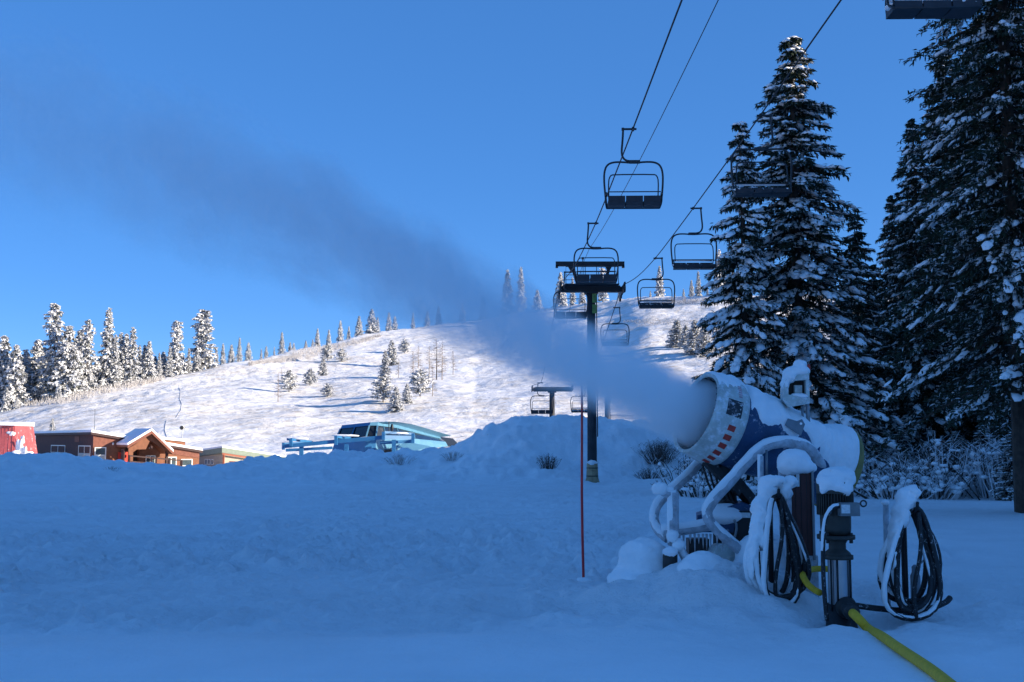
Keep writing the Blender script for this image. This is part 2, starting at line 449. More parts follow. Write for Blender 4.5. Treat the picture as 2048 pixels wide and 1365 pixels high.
# ------------------------------------------------------------------ mesh helpers
class MB:
    def __init__(self):
        self.v = []
        self.f = []

    def add(self, verts, faces):
        o = len(self.v)
        self.v.extend([tuple(p) for p in verts])
        self.f.extend([tuple(i + o for i in f) for f in faces])
        return self

    def box(self, c, s, rot=None, taper=1.0):
        hx, hy, hz = s[0] / 2, s[1] / 2, s[2] / 2
        vs = [Vector((x * (taper if z > 0 else 1), y * (taper if z > 0 else 1), z)) for z in (-hz, hz)
              for x, y in ((-hx, -hy), (hx, -hy), (hx, hy), (-hx, hy))]
        if rot is not None:
            vs = [rot @ p for p in vs]
        c = Vector(c)
        return self.add([p + c for p in vs], [(3, 2, 1, 0), (4, 5, 6, 7), (0, 1, 5, 4), (1, 2, 6, 5), (2, 3, 7, 6), (3, 0, 4, 7)])

    def beam(self, a, b, w, h, up=(0, 0, 1)):
        a, b = Vector(a), Vector(b)
        d = b - a
        z = d.normalized()
        x = z.cross(Vector(up))
        if x.length < 1e-4:
            x = Vector((1, 0, 0))
        x.normalize()
        y = x.cross(z)
        R = Matrix((x, y, z)).transposed()
        return self.box((a + b) / 2, (w, h, d.length), R)

    def tube(self, pts, r, n=8, caps=True, wob=0.0, rng=RNG, smooth=0):
        P = [Vector(p) for p in pts]
        for _ in range(smooth):
            Q = [P[0]]
            for a, b in zip(P[:-1], P[1:]):
                Q += [a * .75 + b * .25, a * .25 + b * .75]
            P = Q + [P[-1]]
        m = len(P)
        rr = [r] * m if isinstance(r, (int, float)) else list(np.interp(np.linspace(0, 1, m), np.linspace(0, 1, len(r)), r))
        T = []
        for i in range(m):
            t = P[min(i + 1, m - 1)] - P[max(i - 1, 0)]
            T.append(t.normalized() if t.length > 1e-9 else Vector((0, 0, 1)))
        u = T[0].orthogonal().normalized()
        vs, fs = [], []
        for i in range(m):
            u = (u - T[i] * u.dot(T[i]))
            u = u.normalized() if u.length > 1e-6 else T[i].orthogonal().normalized()
            w = T[i].cross(u)
            for k in range(n):
                a = 2 * math.pi * k / n
                q = rr[i] * (1 + (wob * (rng.random() - .5) if wob else 0))
                vs.append(P[i] + (u * math.cos(a) + w * math.sin(a)) * q)
        for i in range(m - 1):
            for k in range(n):
                k2 = (k + 1) % n
                fs.append((i * n + k, i * n + k2, (i + 1) * n + k2, (i + 1) * n + k))
        if caps:
            fs.append(tuple(range(n - 1, -1, -1)))
            fs.append(tuple((m - 1) * n + k for k in range(n)))
        return self.add(vs, fs)

    def lathe(self, o, d, prof, n=32, cap0=False, cap1=False):
        """prof: (distance along d from o, radius)"""
        o = Vector(o); d = Vector(d).normalized()
        u = d.orthogonal().normalized(); w = d.cross(u)
        vs, fs = [], []
        for s, r in prof:
            for k in range(n):
                a = 2 * math.pi * k / n
                vs.append(o + d * s + (u * math.cos(a) + w * math.sin(a)) * r)
        for i in range(len(prof) - 1):
            for k in range(n):
                k2 = (k + 1) % n
                fs.append((i * n + k, i * n + k2, (i + 1) * n + k2, (i + 1) * n + k))
        if cap0:
            fs.append(tuple(range(n - 1, -1, -1)))
        if cap1:
            fs.append(tuple((len(prof) - 1) * n + k for k in range(n)))
        return self.add(vs, fs)

    def blob(self, c, r, nu=14, nv=9, lump=0.12, rng=RNG, rot=None, flat_bottom=False):
        c = Vector(c)
        ph = [rng.uniform(0, 6.28) for _ in range(6)]
        vs, fs = [], []
        for j in range(nv + 1):
            th = math.pi * j / nv
            for i in range(nu):
                a = 2 * math.pi * i / nu
                q = 1 + lump * (math.sin(2 * a + ph[0]) * math.sin(th) * .5 + math.sin(3 * a + ph[1] + 2 * th) * .35 * math.sin(th) + math.sin(4 * th + ph[2]) * .25)
                p = Vector((r[0] * q * math.sin(th) * math.cos(a), r[1] * q * math.sin(th) * math.sin(a), r[2] * q * math.cos(th)))
                if flat_bottom and p.z < 0:
                    p.z *= 0.25
                if rot is not None:
                    p = rot @ p
                vs.append(c + p)
        for j in range(nv):
            for i in range(nu):
                i2 = (i + 1) % nu
                fs.append((j * nu + i, (j + 1) * nu + i, (j + 1) * nu + i2, j * nu + i2))
        return self.add(vs, fs)

    def prism(self, poly, ext):
        """Closed polygon of 3-D points swept by the vector ext."""
        ext = Vector(ext)
        a = [Vector(p) for p in poly]
        n = len(a)
        return self.add(a + [p + ext for p in a], [tuple(range(n - 1, -1, -1)), tuple(range(n, 2 * n))] + [(i, (i + 1) % n, (i + 1) % n + n, i + n) for i in range(n)])

    def build(self, name, mat, parent=None, smooth=False, local=False):
        me = bpy.data.meshes.new(name)
        vs = self.v
        if parent is not None and not local:
            inv = MAT_INV[parent.name]
            vs = [inv @ Vector(p) for p in vs]
        me.from_pydata([tuple(p) for p in vs], [], self.f)
        me.materials.append(MAT[mat] if isinstance(mat, str) else mat)
        if smooth:
            me.polygons.foreach_set("use_smooth", [True] * len(me.polygons))
        me.update()
        o = bpy.data.objects.new(name, me)
        COL.objects.link(o)
        o.parent = parent
        if parent is not None and not local:
            MAT_INV[o.name] = MAT_INV[parent.name]
        return o


MAT_INV = {}


def lumps(name, items, parent, mat='snow', res=0.03, crust=0.008, scale=14.0):
    """One continuous lump of snow fused from overlapping ellipsoids (centre, radii), with an uneven crust."""
    mb = bpy.data.metaballs.new("lump")
    mb.resolution = res
    mb.render_resolution = res
    mb.threshold = 0.25
    for c, r in items:
        e = mb.elements.new(type='ELLIPSOID')
        e.co = c
        m_ = max(r)
        e.radius = m_ * 1.45
        e.size_x, e.size_y, e.size_z = (q / m_ for q in r)
    ob = bpy.data.objects.new("lump", mb)
    COL.objects.link(ob)
    dg = bpy.context.evaluated_depsgraph_get()
    dg.update()
    me0 = ob.evaluated_get(dg).to_mesh()
    nv = len(me0.vertices)
    co = np.empty(nv * 3, np.float32); me0.vertices.foreach_get("co", co)
    no = np.empty(nv * 3, np.float32); me0.vertices.foreach_get("normal", no)
    fs = [tuple(p.vertices) for p in me0.polygons]
    ob.evaluated_get(dg).to_mesh_clear()
    bpy.data.objects.remove(ob)
    bpy.data.metaballs.remove(mb)
    co = co.reshape(-1, 3); no = no.reshape(-1, 3)
    n = fbm(co[:, 0] * scale + co[:, 1] * 3, co[:, 2] * scale + co[:, 1] * scale * .7, 3, 5)
    n = n + .5 * fbm(co[:, 0] * scale * 3 + co[:, 1] * 7, co[:, 2] * scale * 3 + co[:, 1] * scale * 2, 2, 8)
    co = co + no * (1.5 * crust * n)[:, None]
    out = MB()
    out.add([tuple(map(float, p)) for p in co], fs)
    return out.build(name, mat, parent, True)



def thing(name, label, cat, loc=(0, 0, 0), rotz=0.0, group=None):
    o = bpy.data.objects.new(name, None)
    o.empty_display_size = 0.3
    COL.objects.link(o)
    o.location = loc
    o.rotation_euler = (0, 0, rotz)
    o["label"] = label
    o["category"] = cat
    if group:
        o["group"] = group
    MAT_INV[o.name] = (Matrix.Translation(Vector(loc)) @ Matrix.Rotation(rotz, 4, 'Z')).inverted()
    return o


def tag(o, label, cat, group=None, kind=None):
    o["label"] = label
    if cat:
        o["category"] = cat
    if group:
        o["group"] = group
    if kind:
        o["kind"] = kind
    return o


def np_mesh(name, V, Fq, mat, smooth=False):
    me = bpy.data.meshes.new(name)
    nv, nf = len(V), len(Fq)
    k = Fq.shape[1]
    me.vertices.add(nv); me.loops.add(nf * k); me.polygons.add(nf)
    me.vertices.foreach_set("co", np.asarray(V, np.float32).ravel())
    me.loops.foreach_set("vertex_index", np.asarray(Fq, np.int32).ravel())
    me.polygons.foreach_set("loop_start", np.arange(0, nf * k, k, dtype=np.int32))
    if smooth:
        me.polygons.foreach_set("use_smooth", np.ones(nf, bool))
    me.materials.append(MAT[mat])
    me.update(calc_edges=True)
    return me


ORD = ["zeroth", "first", "second", "third", "fourth", "fifth", "sixth", "seventh", "eighth", "ninth", "tenth", "eleventh", "twelfth", "thirteenth",
       "fourteenth", "fifteenth", "sixteenth", "seventeenth", "eighteenth", "nineteenth", "twentieth"]


def ordinal(k):
    if k <= 20:
        return ORD[k]
    tens = {2: "twenty", 3: "thirty", 4: "forty"}[k // 10]
    return tens + "-" + ORD[k % 10] if k % 10 else tens[:-1] + "ieth"


# ------------------------------------------------------------------ ground sheet
def build_ground():
    dense = np.radians(np.linspace(-36, 36, 760))
    rest = np.radians(np.linspace(36, 324, 146))[1:-1]
    th = np.concatenate([dense, rest])
    r = np.concatenate([np.geomspace(0.6, 5.5, 24)[:-1], np.geomspace(5.5, 95, 470)[:-1], np.geomspace(95, 640, 190)[:-1], np.geomspace(640, 3500, 22)])
    T, R = np.meshgrid(th, r)
    X, Y = R * np.sin(T), R * np.cos(T)
    Z = ground_z(X.ravel(), Y.ravel())
    V = np.stack([X.ravel(), Y.ravel(), Z], 1)
    n, m = len(th), len(r)
    i, j = np.meshgrid(np.arange(n), np.arange(m - 1))
    i2 = (i + 1) % n
    Fq = np.stack([j * n + i, j * n + i2, (j + 1) * n + i2, (j + 1) * n + i], -1).reshape(-1, 4)
    Fq = Fq[:, ::-1]
    V = np.concatenate([V, [[0, 0, gz(0, 0)]]])
    me = np_mesh("ground", V, Fq, 'ground', True)
    o = bpy.data.objects.new("ground", me)
    COL.objects.link(o)
    o["kind"] = "structure"
    o["label"] = "snow covered basin and ski hill"
    return o


build_ground()


# ------------------------------------------------------------------ conifers
ICO_V, ICO_F = None, None


def _ico():
    global ICO_V, ICO_F
    import bmesh
    bm = bmesh.new()
    bmesh.ops.create_icosphere(bm, subdivisions=1, radius=1)
    ICO_V = np.array([v.co[:] for v in bm.verts])
    ICO_F = np.array([[v.index for v in f.verts] for f in bm.faces])
    bm.free()


_ico()
MESH = {}


def conifer_meshes(key, H, R, seed, whorls=30, per=7, droop=0.35, steps=9, card=0.30, twig=0.34, crown_from=0.06, snow=0.5, snow_r=0.2,
                   needle='needle', snow_mat='snow', gap=0.0, power=0.85, ragged=0.25, up=0.0, top_full=0.03, shape=None, wide=.17, extra=3):
    rng = np.random.default_rng(seed)
    cards_c, cards_a, cards_b = [], [], []      # centre, long half-axis, short half-axis
    sn_c, sn_ax = [], []
    bp, br = [], []
    for w in range(whorls):
        f = (w + 0.5 * rng.random()) / whorls
        z = H * (crown_from + (1 - crown_from) * f ** 0.92)
        prof = (1 - f) ** power + top_full * (1 - f)
        if shape is not None:
            prof = np.interp(f, shape[0], shape[1])
        nb = max(4, int(round(per * (0.7 + 0.3 * (1 - f)))))
        off = rng.random() * 6.28
        for b in range(nb):
            if rng.random() < gap:
                continue
            a = off + 6.283 * b / nb + rng.normal(0, .22)
            L = R * prof * (1 + rng.normal(0, ragged)) + 0.10
            L = min(max(L, 0.12), R * prof * 1.32 + .12)
            dr = droop * (0.6 + 0.7 * (1 - f)) * (1 + rng.normal(0, .25)) - up * f
            d = np.array([math.cos(a), math.sin(a), 0.0])
            side = np.array([-d[1], d[0], 0.0])
            zz = z + rng.normal(0, H / whorls * .35)
            n = max(3, int(round(steps * (0.35 + 0.65 * L / R))))
            ts = np.linspace(0.10, 1.0, n)
            pts = np.array([0, 0, zz]) + np.outer(ts * L, d)
            pts[:, 2] += -dr * L * ts ** 1.4 + 0.16 * L * np.maximum(ts - .6, 0)
            bp.append((np.array([0, 0, zz]), pts[len(pts) // 2], pts[-1]))
            for t, p in zip(ts, pts):
                tw = twig * L ** 0.6 * (1.05 - 0.75 * t) + 0.06
                for sgn in (-1, 1, 0):
                    kk = 2 if sgn == 0 else extra
                    for q in range(kk):
                        fr = (q + 0.6) / kk
                        ang = 0.75 + rng.normal(0, .25)
                        dirv = d * math.cos(ang) + side * sgn * math.sin(ang) if sgn else d
                        c = p + dirv * tw * fr * (1 if sgn else .2) + rng.normal(0, .035, 3) * L ** .5
                        c[2] -= 0.10 * tw * fr + rng.random() * .05
                        la = dirv * 1.0 + np.array([0, 0, rng.normal(-.18, .22)])
                        la /= np.linalg.norm(la)
                        sb = np.cross(la, np.array([rng.normal(0, .5), rng.normal(0, .5), 1.0]))
                        sb /= np.linalg.norm(sb) + 1e-9
                        s = card * (0.7 + .6 * rng.random())
                        cards_c.append(c); cards_a.append(la * s * .66); cards_b.append(sb * s * wide)
                        if sgn and rng.random() < .55:      # a hanging spray under the twig
                            lb = la * .5 + np.array([0, 0, -.8]); lb /= np.linalg.norm(lb)
                            cards_c.append(c + lb * s * .3); cards_a.append(lb * s * .44); cards_b.append(sb * s * wide * .9)
            if rng.random() < snow:
                k0 = rng.uniform(.15, .6)
                for t in np.arange(k0, 1.03, 0.08):
                    for row in (0, 1):
                        if rng.random() < .14:
                            continue
                        p = np.array([0, 0, zz]) + d * L * (t + rng.normal(0, .03))
                        p[2] += -dr * L * t ** 1.4 + 0.16 * L * max(t - .6, 0) + .04
                        wv = snow_r * (0.40 + .75 * rng.random() ** 1.6) * (0.5 + .5 * L / R)
                        off_ = rng.normal(0, .17) * L ** .5 * (1.25 - t)
                        p = p + side * off_
                        p[2] -= abs(off_) * .25
                        lenv = wv * (0.85 + .5 * rng.random())
                        tilt = -dr * 1.3
                        ax = np.stack([(d + np.array([0, 0, tilt])) / math.hypot(1, tilt) * lenv, side * wv * .8, np.array([0, 0, 1.0]) * wv * (.42 + .28 * rng.random())])
                        sn_c.append(p); sn_ax.append(ax)
    # needles: each spray a folded lance of six points
    C, A, B = np.array(cards_c), np.array(cards_a), np.array(cards_b)
    n = len(C)
    nrm = np.cross(A, B); nrm /= np.linalg.norm(nrm, axis=1, keepdims=True) + 1e-9
    fold = nrm * np.linalg.norm(B, axis=1, keepdims=True) * .35
    P = np.stack([C - A, C - A * .25 + B - fold, C + A * .45 + B * .7 - fold, C + A, C + A * .4 - B * .7 - fold, C - A * .3 - B - fold], 1).reshape(-1, 3)
    base = np.arange(n)[:, None] * 6
    Fq = np.concatenate([base + np.array([[0, 1, 2, 3]]), base + np.array([[0, 3, 4, 5]])])
    crown = np_mesh(key + "_crown", P, Fq, needle)
    # snow pads
    snow_me = None
    if sn_c:
        SC, SA = np.array(sn_c), np.array(sn_ax)
        m = len(SC)
        rr = 1 + 0.16 * np.sin(ICO_V[None, :, 0] * 4 + rng.random((m, 1)) * 6.28) + 0.14 * np.sin(ICO_V[None, :, 1] * 5 + rng.random((m, 1)) * 6.28) \
            + 0.10 * np.sin(ICO_V[None, :, 0] * 9 + ICO_V[None, :, 1] * 7 + rng.random((m, 1)) * 6.28)
        loc = ICO_V[None] * rr[..., None]
        loc[..., 2] = np.where(loc[..., 2] < 0, loc[..., 2] * .35, loc[..., 2])
        SV = SC[:, None] + np.einsum('mvk,mkj->mvj', loc, SA)
        SF = (np.arange(m)[:, None, None] * len(ICO_V) + ICO_F[None]).reshape(-1, 3)
        snow_me = np_mesh(key + "_snow", SV.reshape(-1, 3), SF, snow_mat, True)
    t = MB()
    rb = H * 0.012 + 0.05
    t.tube([(0, 0, -1.0), (0, 0, H * .3), (0.02, 0, H * .65), (0, 0, H * .99)], [rb, rb * .85, rb * .5, .015], 8)
    for a, b, c in bp[::2]:
        t.tube([a, b, c], [rb * .22, rb * .13, .008], 3, caps=False)
    me = bpy.data.meshes.new(key + "_trunk")
    me.from_pydata(t.v, [], t.f)
    me.materials.append(MAT['bark'])
    MESH[key] = (crown, snow_me, me, H)


def bare_meshes(key, H, seed):
    """Leafless larch: thin trunk with short rimed side branches."""
    rng = np.random.default_rng(seed)
    t = MB()
    t.tube([(0, 0, -.6), (0.05, 0, H * .5), (0, 0, H)], [H * .014, H * .009, .02], 6)
    k = MB()
    for i in range(46):
        f = .18 + .8 * (i + rng.random()) / 46
        a = rng.random() * 6.28
        L = H * .20 * (1 - f) ** .7 + .25
        d = np.array([math.cos(a), math.sin(a), 0])
        p0 = np.array([0, 0, H * f]); p1 = p0 + d * L * .6 + [0, 0, .05 * L]; p2 = p0 + d * L + [0, 0, .22 * L]
        k.tube([p0, p1, p2], [.045, .032, .012], 3, caps=False)
        for s in (.45, .75):
            q = p0 + d * L * s
            for g in (-1, 1):
                e = q + np.array([-d[1], d[0], .3]) * g * L * .28 + d * L * .15
                k.tube([q, e], [.026, .010], 3, caps=False)
    out = []
    for nm, mb, mt in (("crown", k, 'bark_far'), ("trunk", t, 'bark_far')):
        me = bpy.data.meshes.new(key + "_" + nm)
        me.from_pydata([tuple(p) for p in mb.v], [], mb.f)
        me.materials.append(MAT[mt])
        out.append(me)
    MESH[key] = (out[0], None, out[1], H)


def place_tree(key, name, label, x, y, height, wide=1.0, rotz=None, group=None, sink=0.2, lean=0.0):
    crown, snow_me, trunk, H = MESH[key]
    root = thing(name, label, "tree", (x, y, gz(x, y) - sink), group=group)
    s = height / H
    root.rotation_euler = (0, lean, RNG.uniform(0, 6.28) if rotz is None else rotz)
    root.scale = (s * wide, s * wide, s)
    for nm, me in (("trunk", trunk), ("crown", crown), ("snow_load", snow_me)):
        if me is None:
            continue
        o = bpy.data.objects.new(nm, me)
        COL.objects.link(o)
        o.parent = root
        if nm != 'trunk':
            o['kind'] = 'stuff'
    return root


# near spruces: one mesh each for the leading trees
conifer_meshes("big", 18.0, 3.5, 101, whorls=44, per=9, droop=.42, steps=16, card=.235, twig=.40, snow=.80, snow_r=.28, gap=.05, power=.80, ragged=.17)
conifer_meshes("slim", 14.0, 2.1, 102, whorls=36, per=8, droop=.40, steps=13, card=.22, twig=.36, snow=.82, snow_r=.25, gap=.10, power=.72, ragged=.26)
conifer_meshes("giant", 27.0, 4.1, 103, whorls=60, per=9, droop=.34, steps=22, card=.215, twig=.40, snow=.46, snow_r=.25, gap=.06, power=.50, ragged=.25, crown_from=.17)
conifer_meshes("wood", 19.0, 2.9, 104, whorls=46, per=9, droop=.40, steps=12, card=.27, twig=.38, snow=.48, snow_r=.23, gap=.05, power=.75, ragged=.20, crown_from=.03)
# rimed conifers of the hill
conifer_meshes("fir", 15.0, 2.9, 201, whorls=20, per=7, droop=.30, steps=5, card=.85, twig=.45, snow=.75, snow_r=.42, needle='needle_far', wide=.30, extra=2, ragged=.20, power=.8)
conifer_meshes("spire", 20.0, 2.3, 202, whorls=26, per=7, droop=.35, steps=4, card=.80, twig=.42, snow=.70, snow_r=.36, needle='needle_far', wide=.30, extra=2, ragged=.25,
               shape=([0, .3, .55, .75, 1], [1, .85, .55, .34, .10]))
conifer_meshes("pine", 20.0, 2.8, 203, whorls=22, per=7, droop=.12, steps=5, card=.95, twig=.50, snow=.8, snow_r=.50, needle='needle_far', wide=.30, extra=2, ragged=.30, gap=.08,
               shape=([0, .25, .45, .58, .68, .80, .90, .96, 1], [1.05, .95, .72, .42, .62, .80, .58, .34, .06]))
conifer_meshes("shaggy", 24.0, 3.6, 204, whorls=26, per=7, droop=.28, steps=5, card=.95, twig=.48, snow=.7, snow_r=.46, needle='needle_far', wide=.30, extra=2, ragged=.32, gap=.10,
               shape=([0, .35, .6, .68, .78, .9, 1], [1, .85, .42, .26, .48, .34, .08]))
conifer_meshes("bushy", 8.0, 2.3, 206, whorls=15, per=7, droop=.05, steps=5, card=.62, twig=.50, snow=.7, snow_r=.34, needle='needle_far', wide=.30, extra=2, ragged=.36, gap=.12, crown_from=.16, up=.25,
               shape=([0, .12, .35, .6, .85, 1], [.55, .95, 1, .78, .42, .08]))
bare_meshes("bare", 10.0, 205)
for key in ("fir", "spire", "pine", "shaggy"):
    pass

# leading trees on the right: photo x of the trunk, photo y of the tip, depth, mesh, width
NEAR = [
    (1602, 62, 41, "big", 1.06, "tall_spruce", "tall pointed snow-laden spruce standing right behind the snow gun, its tip catching sunlight"),
    (1494, 228, 39, "slim", .80, "slim_spruce", "slimmer shorter snow-laden spruce just left of the tall pointed spruce"),
    (1722, 415, 47, "wood", 1.0, "spruce", "shorter dark spruce tucked behind the right side of the tall pointed spruce"),
    (1848, 225, 44, "wood", .85, "spruce", "narrow dark spruce with open sky on its left, second gap right of tall pointed spruce"),
    (2043, -560, 25, "giant", .80, "giant_spruce", "huge dark spruce with bare lower trunk cut by the right edge"),
    (2285, -300, 23.5, "giant", .62, "giant_spruce", "huge dark spruce beyond the right edge, only its outer boughs showing"),
    (1800, 380, 54, "wood", .85, "spruce", "dark spruce deep in the wood between tall pointed spruce and narrow spruce"),
    (1915, 90, 50, "wood", .95, "spruce", "dark spruce in the wood behind the huge spruce, left of its trunk"),
    (2000, 20, 47, "wood", 1.2, "spruce", "dark spruce in the wood hidden mostly behind the huge spruce trunk"),
    (2110, 60, 40, "wood", 1.2, "spruce", "dark spruce filling the wood at the far right edge"),
]
for px, py, Y, key, wd, nm, lab in NEAR:
    p = at(px, py, Y)
    b = at(px, 900, Y)
    x = b.x
    g = gz(x, Y)
    place_tree(key, nm, lab, x, Y, p.z - g, wd, group="dark spruces on the right")
# deeper wood behind them
deep = [(1760, 520, 62), (1835, 430, 66), (1890, 350, 60), (1950, 300, 64), (2010, 250, 60), (2060, 200, 56), (2140, 100, 50), (1700, 560, 60)]
for k, (px, py, Y) in enumerate(sorted(deep)):
    p = at(px, py, Y); b = at(px, 900, Y)
    place_tree("wood", "spruce", "%s from the left of the dim spruces deepest in the wood" % ordinal(k + 1), b.x, Y, p.z - gz(b.x, Y), 1.25,
               group="deep wood spruces")

# rimed conifers along the left skyline: photo x, tip y, extra depth behind the ridge line, mesh
LEFT = [(5, 672, 8, "fir", 1), (30, 690, 4, "fir", 1), (50, 702, 14, "spire", 1.1), (72, 680, 16, "fir", 1.1), (105, 605, 6, "shaggy", 1), (134, 652, 0, "fir", 1.15),
        (172, 638, 8, "shaggy", .95), (158, 660, 14, "fir", 1), (213, 620, 6, "spire", 1.0), (229, 672, 3, "spire", 1), (239, 668, 14, "spire", 1), (250, 668, 12, "fir", .8),
        (263, 657, 1, "spire", 1.1), (277, 692, 8, "spire", 1), (287, 690, 4, "fir", .8), (296, 682, 2, "fir", .9), (317, 706, 3, "spire", 1), (326, 708, 12, "fir", 1),
        (350, 640, 6, "pine", .9), (338, 694, 0, "spire", 1.1), (376, 697, 3, "spire", 1), (365, 712, 10, "fir", 1), (404, 618, 4, "pine", 1.25), (392, 700, 1, "fir", 1.2), (417, 702, 2, "fir", 1.1),
        (431, 695, 12, "spire", 1), (444, 688, 10, "spire", 1), (461, 689, 12, "fir", .9), (477, 676, 8, "spire", .9), (495, 685, 12, "fir", .9), (521, 698, 14, "spire", .9),
        (531, 692, 12, "fir", .8), (547, 694, 14, "spire", .8)]
SPECIAL = {105: "tallest of the rimed conifers on the left, with a ragged lopsided top",
           213: "thin rimed spire standing above its neighbours in the left tree line",
           404: "isolated rimed pine with bushy stacked top on the left skyline",
           350: "rimed pine just left of the isolated bushy-topped pine on the skyline",
           172: "broad dark-shouldered rimed conifer right of the tallest ragged one",
           263: "pointed rimed spire in the middle of the left tree line"}
for k, (px, py, ex, key, wd) in enumerate(sorted(LEFT)):
    u = (px - 1024) / F
    Y = float(np.interp(u, R_U, R_Y)) + ex
    p = at(px, py, Y)
    lab = SPECIAL.get(px, "%s from the left in the tree line of rimed conifers beyond the lodge" % ordinal(k + 1))
    place_tree(key, "rimed_conifer", lab, u * Y, Y, p.z - gz(u * Y, Y), wd, group="rimed conifers left of the ski hill")
SMALL = [(57, 765, 812), (85, 757, 806), (33, 793, 822), (12, 775, 826), (3, 742, 826), (22, 752, 822), (117, 768, 800), (104, 835, 868)]
for k, (px, py, yb) in enumerate(sorted(SMALL)):
    x, Y = ground_hit(px, yb, 140)
    p = at(px, py, Y)
    place_tree("fir", "small_rimed_fir", "%s from the left of the small rimed firs at the tree line's foot" % ordinal(k + 1), x, Y, p.z - gz(x, Y), 1.05,
               group="small firs below the left tree line")
rf = random.Random(21)
BACK = [(4 + 8.5 * k + rf.uniform(-3, 3), rf.uniform(688, 725) + (12 if k > 20 else 0), 14 + rf.uniform(0, 14), rf.choice(["fir", "spire", "fir"])) for k in range(48)]
for k, (px, py, ex, key) in enumerate(sorted(BACK)):
    u = (px - 1024) / F
    Y = float(np.interp(u, R_U, R_Y)) + ex
    p = at(px, py, Y)
    place_tree(key, "rimed_conifer", "%s from the left of the shorter rimed conifers filling the left wood's back row" % ordinal(k + 1), u * Y, Y, max(p.z - gz(u * Y, Y), 3.5), 1.15,
               group="back row of rimed conifers on the left")
# low brush along the foot of that tree line is built further down
SKYL = [(563, 665, 10, "spire", 1.1), (576, 682, 8, "fir", .9), (592, 678, 6, "spire", 1.1), (606, 680, 10, "fir", .9), (622, 688, 8, "fir", .8), (638, 657, 2, "spire", 1), (661, 663, 6, "fir", .8),
        (679, 641, 6, "fir", .75), (692, 668, 8, "spire", .8), (698, 656, 5, "fir", .7), (717, 630, 5, "spire", 1.3), (742, 618, 4, "spire", 1.5), (757, 628, 6, "fir", .8), (770, 622, 5, "spire", 1.1),
        (795, 630, 6, "fir", .9), (822, 628, 6, "spire", 1), (850, 620, 8, "fir", .9), (880, 606, 6, "spire", 1), (920, 602, 6, "fir", .9), (965, 590, 8, "spire", 1), (1015, 540, 6, "spire", .9), (1042, 537, 6, "spire", .9),
        (1075, 580, 4, "fir", 1.2), (1122, 545, 4, "fir", .9), (1146, 556, 4, "spire", .9), (1166, 570, 4, "fir", .9), (1207, 535, 2, "pine", .9), (1240, 590, 0, "fir", 1),
        (1322, 532, 2, "fir", .75), (1303, 584, 8, "spire", 1), (1352, 582, 8, "spire", .9), (1370, 580, 4, "spire", 1), (1386, 560, 3, "fir", .8), (1400, 544, 2, "spire", 1.1), (1418, 577, 3, "spire", 1),
        (1443, 500, 0, "fir", .8), (1470, 540, 4, "fir", .9), (1500, 560, 6, "fir", .9)]
SPEC2 = {1322: "lone broad rimed fir on the skyline behind the lowest near chair",
         1207: "rimed pine on the skyline directly behind the tower head",
         1400: "taller of two rimed firs side by side right of the lowest near chair",
         742: "tallest rimed spire of the pair fading into the edge of the spray",
         679: "dark slim fir standing apart on the crest left of the spray"}
for k, (px, py, ex, key, wd) in enumerate(sorted(SKYL)):
    u = (px - 1024) / F
    Y = float(np.interp(u, R_U, R_Y)) + ex
    if px not in SPEC2 and 560 < px < 1000:
        px += RNG.uniform(-7, 7); py += RNG.uniform(-5, 9); u = (px - 1024) / F; Y += RNG.uniform(-4, 10)
    p = at(px, py, Y)
    lab = SPEC2.get(px, "%s from the left of the rimed conifers on the hill's crest" % ordinal(k + 1))
    if key == "spire" and k % 3:
        key, wd = "fir", wd * .78
    place_tree(key, "crest_conifer", lab, u * Y, Y, max(p.z - gz(u * Y, Y), 4.0), wd, group="rimed conifers on the crest of the hill")
SLOPE = [(655, 688, 722, "bushy", 1.2), (646, 714, 750, "fir", 1), (684, 697, 724, "bushy", 1.3), (578, 740, 780, "bushy", 1.2), (556, 745, 798, "bare", 1), (620, 738, 768, "bushy", 1.3),
         (655, 766, 790, "bushy", 1.3), (783, 680, 728, "fir", 1), (770, 702, 756, "spire", 1.2), (766, 748, 810, "bushy", 1.3), (792, 772, 822, "fir", 1.1), (814, 766, 812, "fir", 1), (840, 738, 796, "bushy", 1.2),
         (809, 678, 706, "bushy", 1.2), (826, 700, 760, "bare", 1), (836, 690, 756, "bare", 1.2), (858, 690, 764, "bare", 1), (873, 676, 758, "bare", 1.3), (884, 680, 758, "bare", 1), (906, 700, 748, "bare", 1.1),
         (865, 730, 792, "bare", .9), (797, 715, 756, "bare", 1), (563, 735, 760, "bare", 1), (1354, 640, 690, "fir", 1.3), (1372, 650, 694, "fir", 1.1), (1390, 640, 708, "fir", 1.1), (1408, 652, 712, "fir", 1.1),
         (1340, 655, 690, "bare", 1.2)]
SPEC3 = {766: "dark wide-branched pine at the foot of the clump in mid slope",
         792: "small white rimed fir right beside the dark wide-branched slope pine",
         840: "pine with a bare lower stem right of the mid-slope clump"}
for k, (px, py, yb, key, wd) in enumerate(sorted(SLOPE)):
    x, Y = ground_hit(px, yb, 130)
    p = at(px, py, Y)
    h = max(p.z - gz(x, Y), 2.0)
    lab = SPEC3.get(px, "%s from the left of the scattered trees on the open slope, %s" % (ordinal(k + 1), "leafless" if key == "bare" else "rimed evergreen"))
    place_tree(key, "slope_tree", lab, x, Y, h, wd * (1.0 if key == 'bare' else .95 if key == 'bushy' else 1.4), group="scattered trees on the open slope")


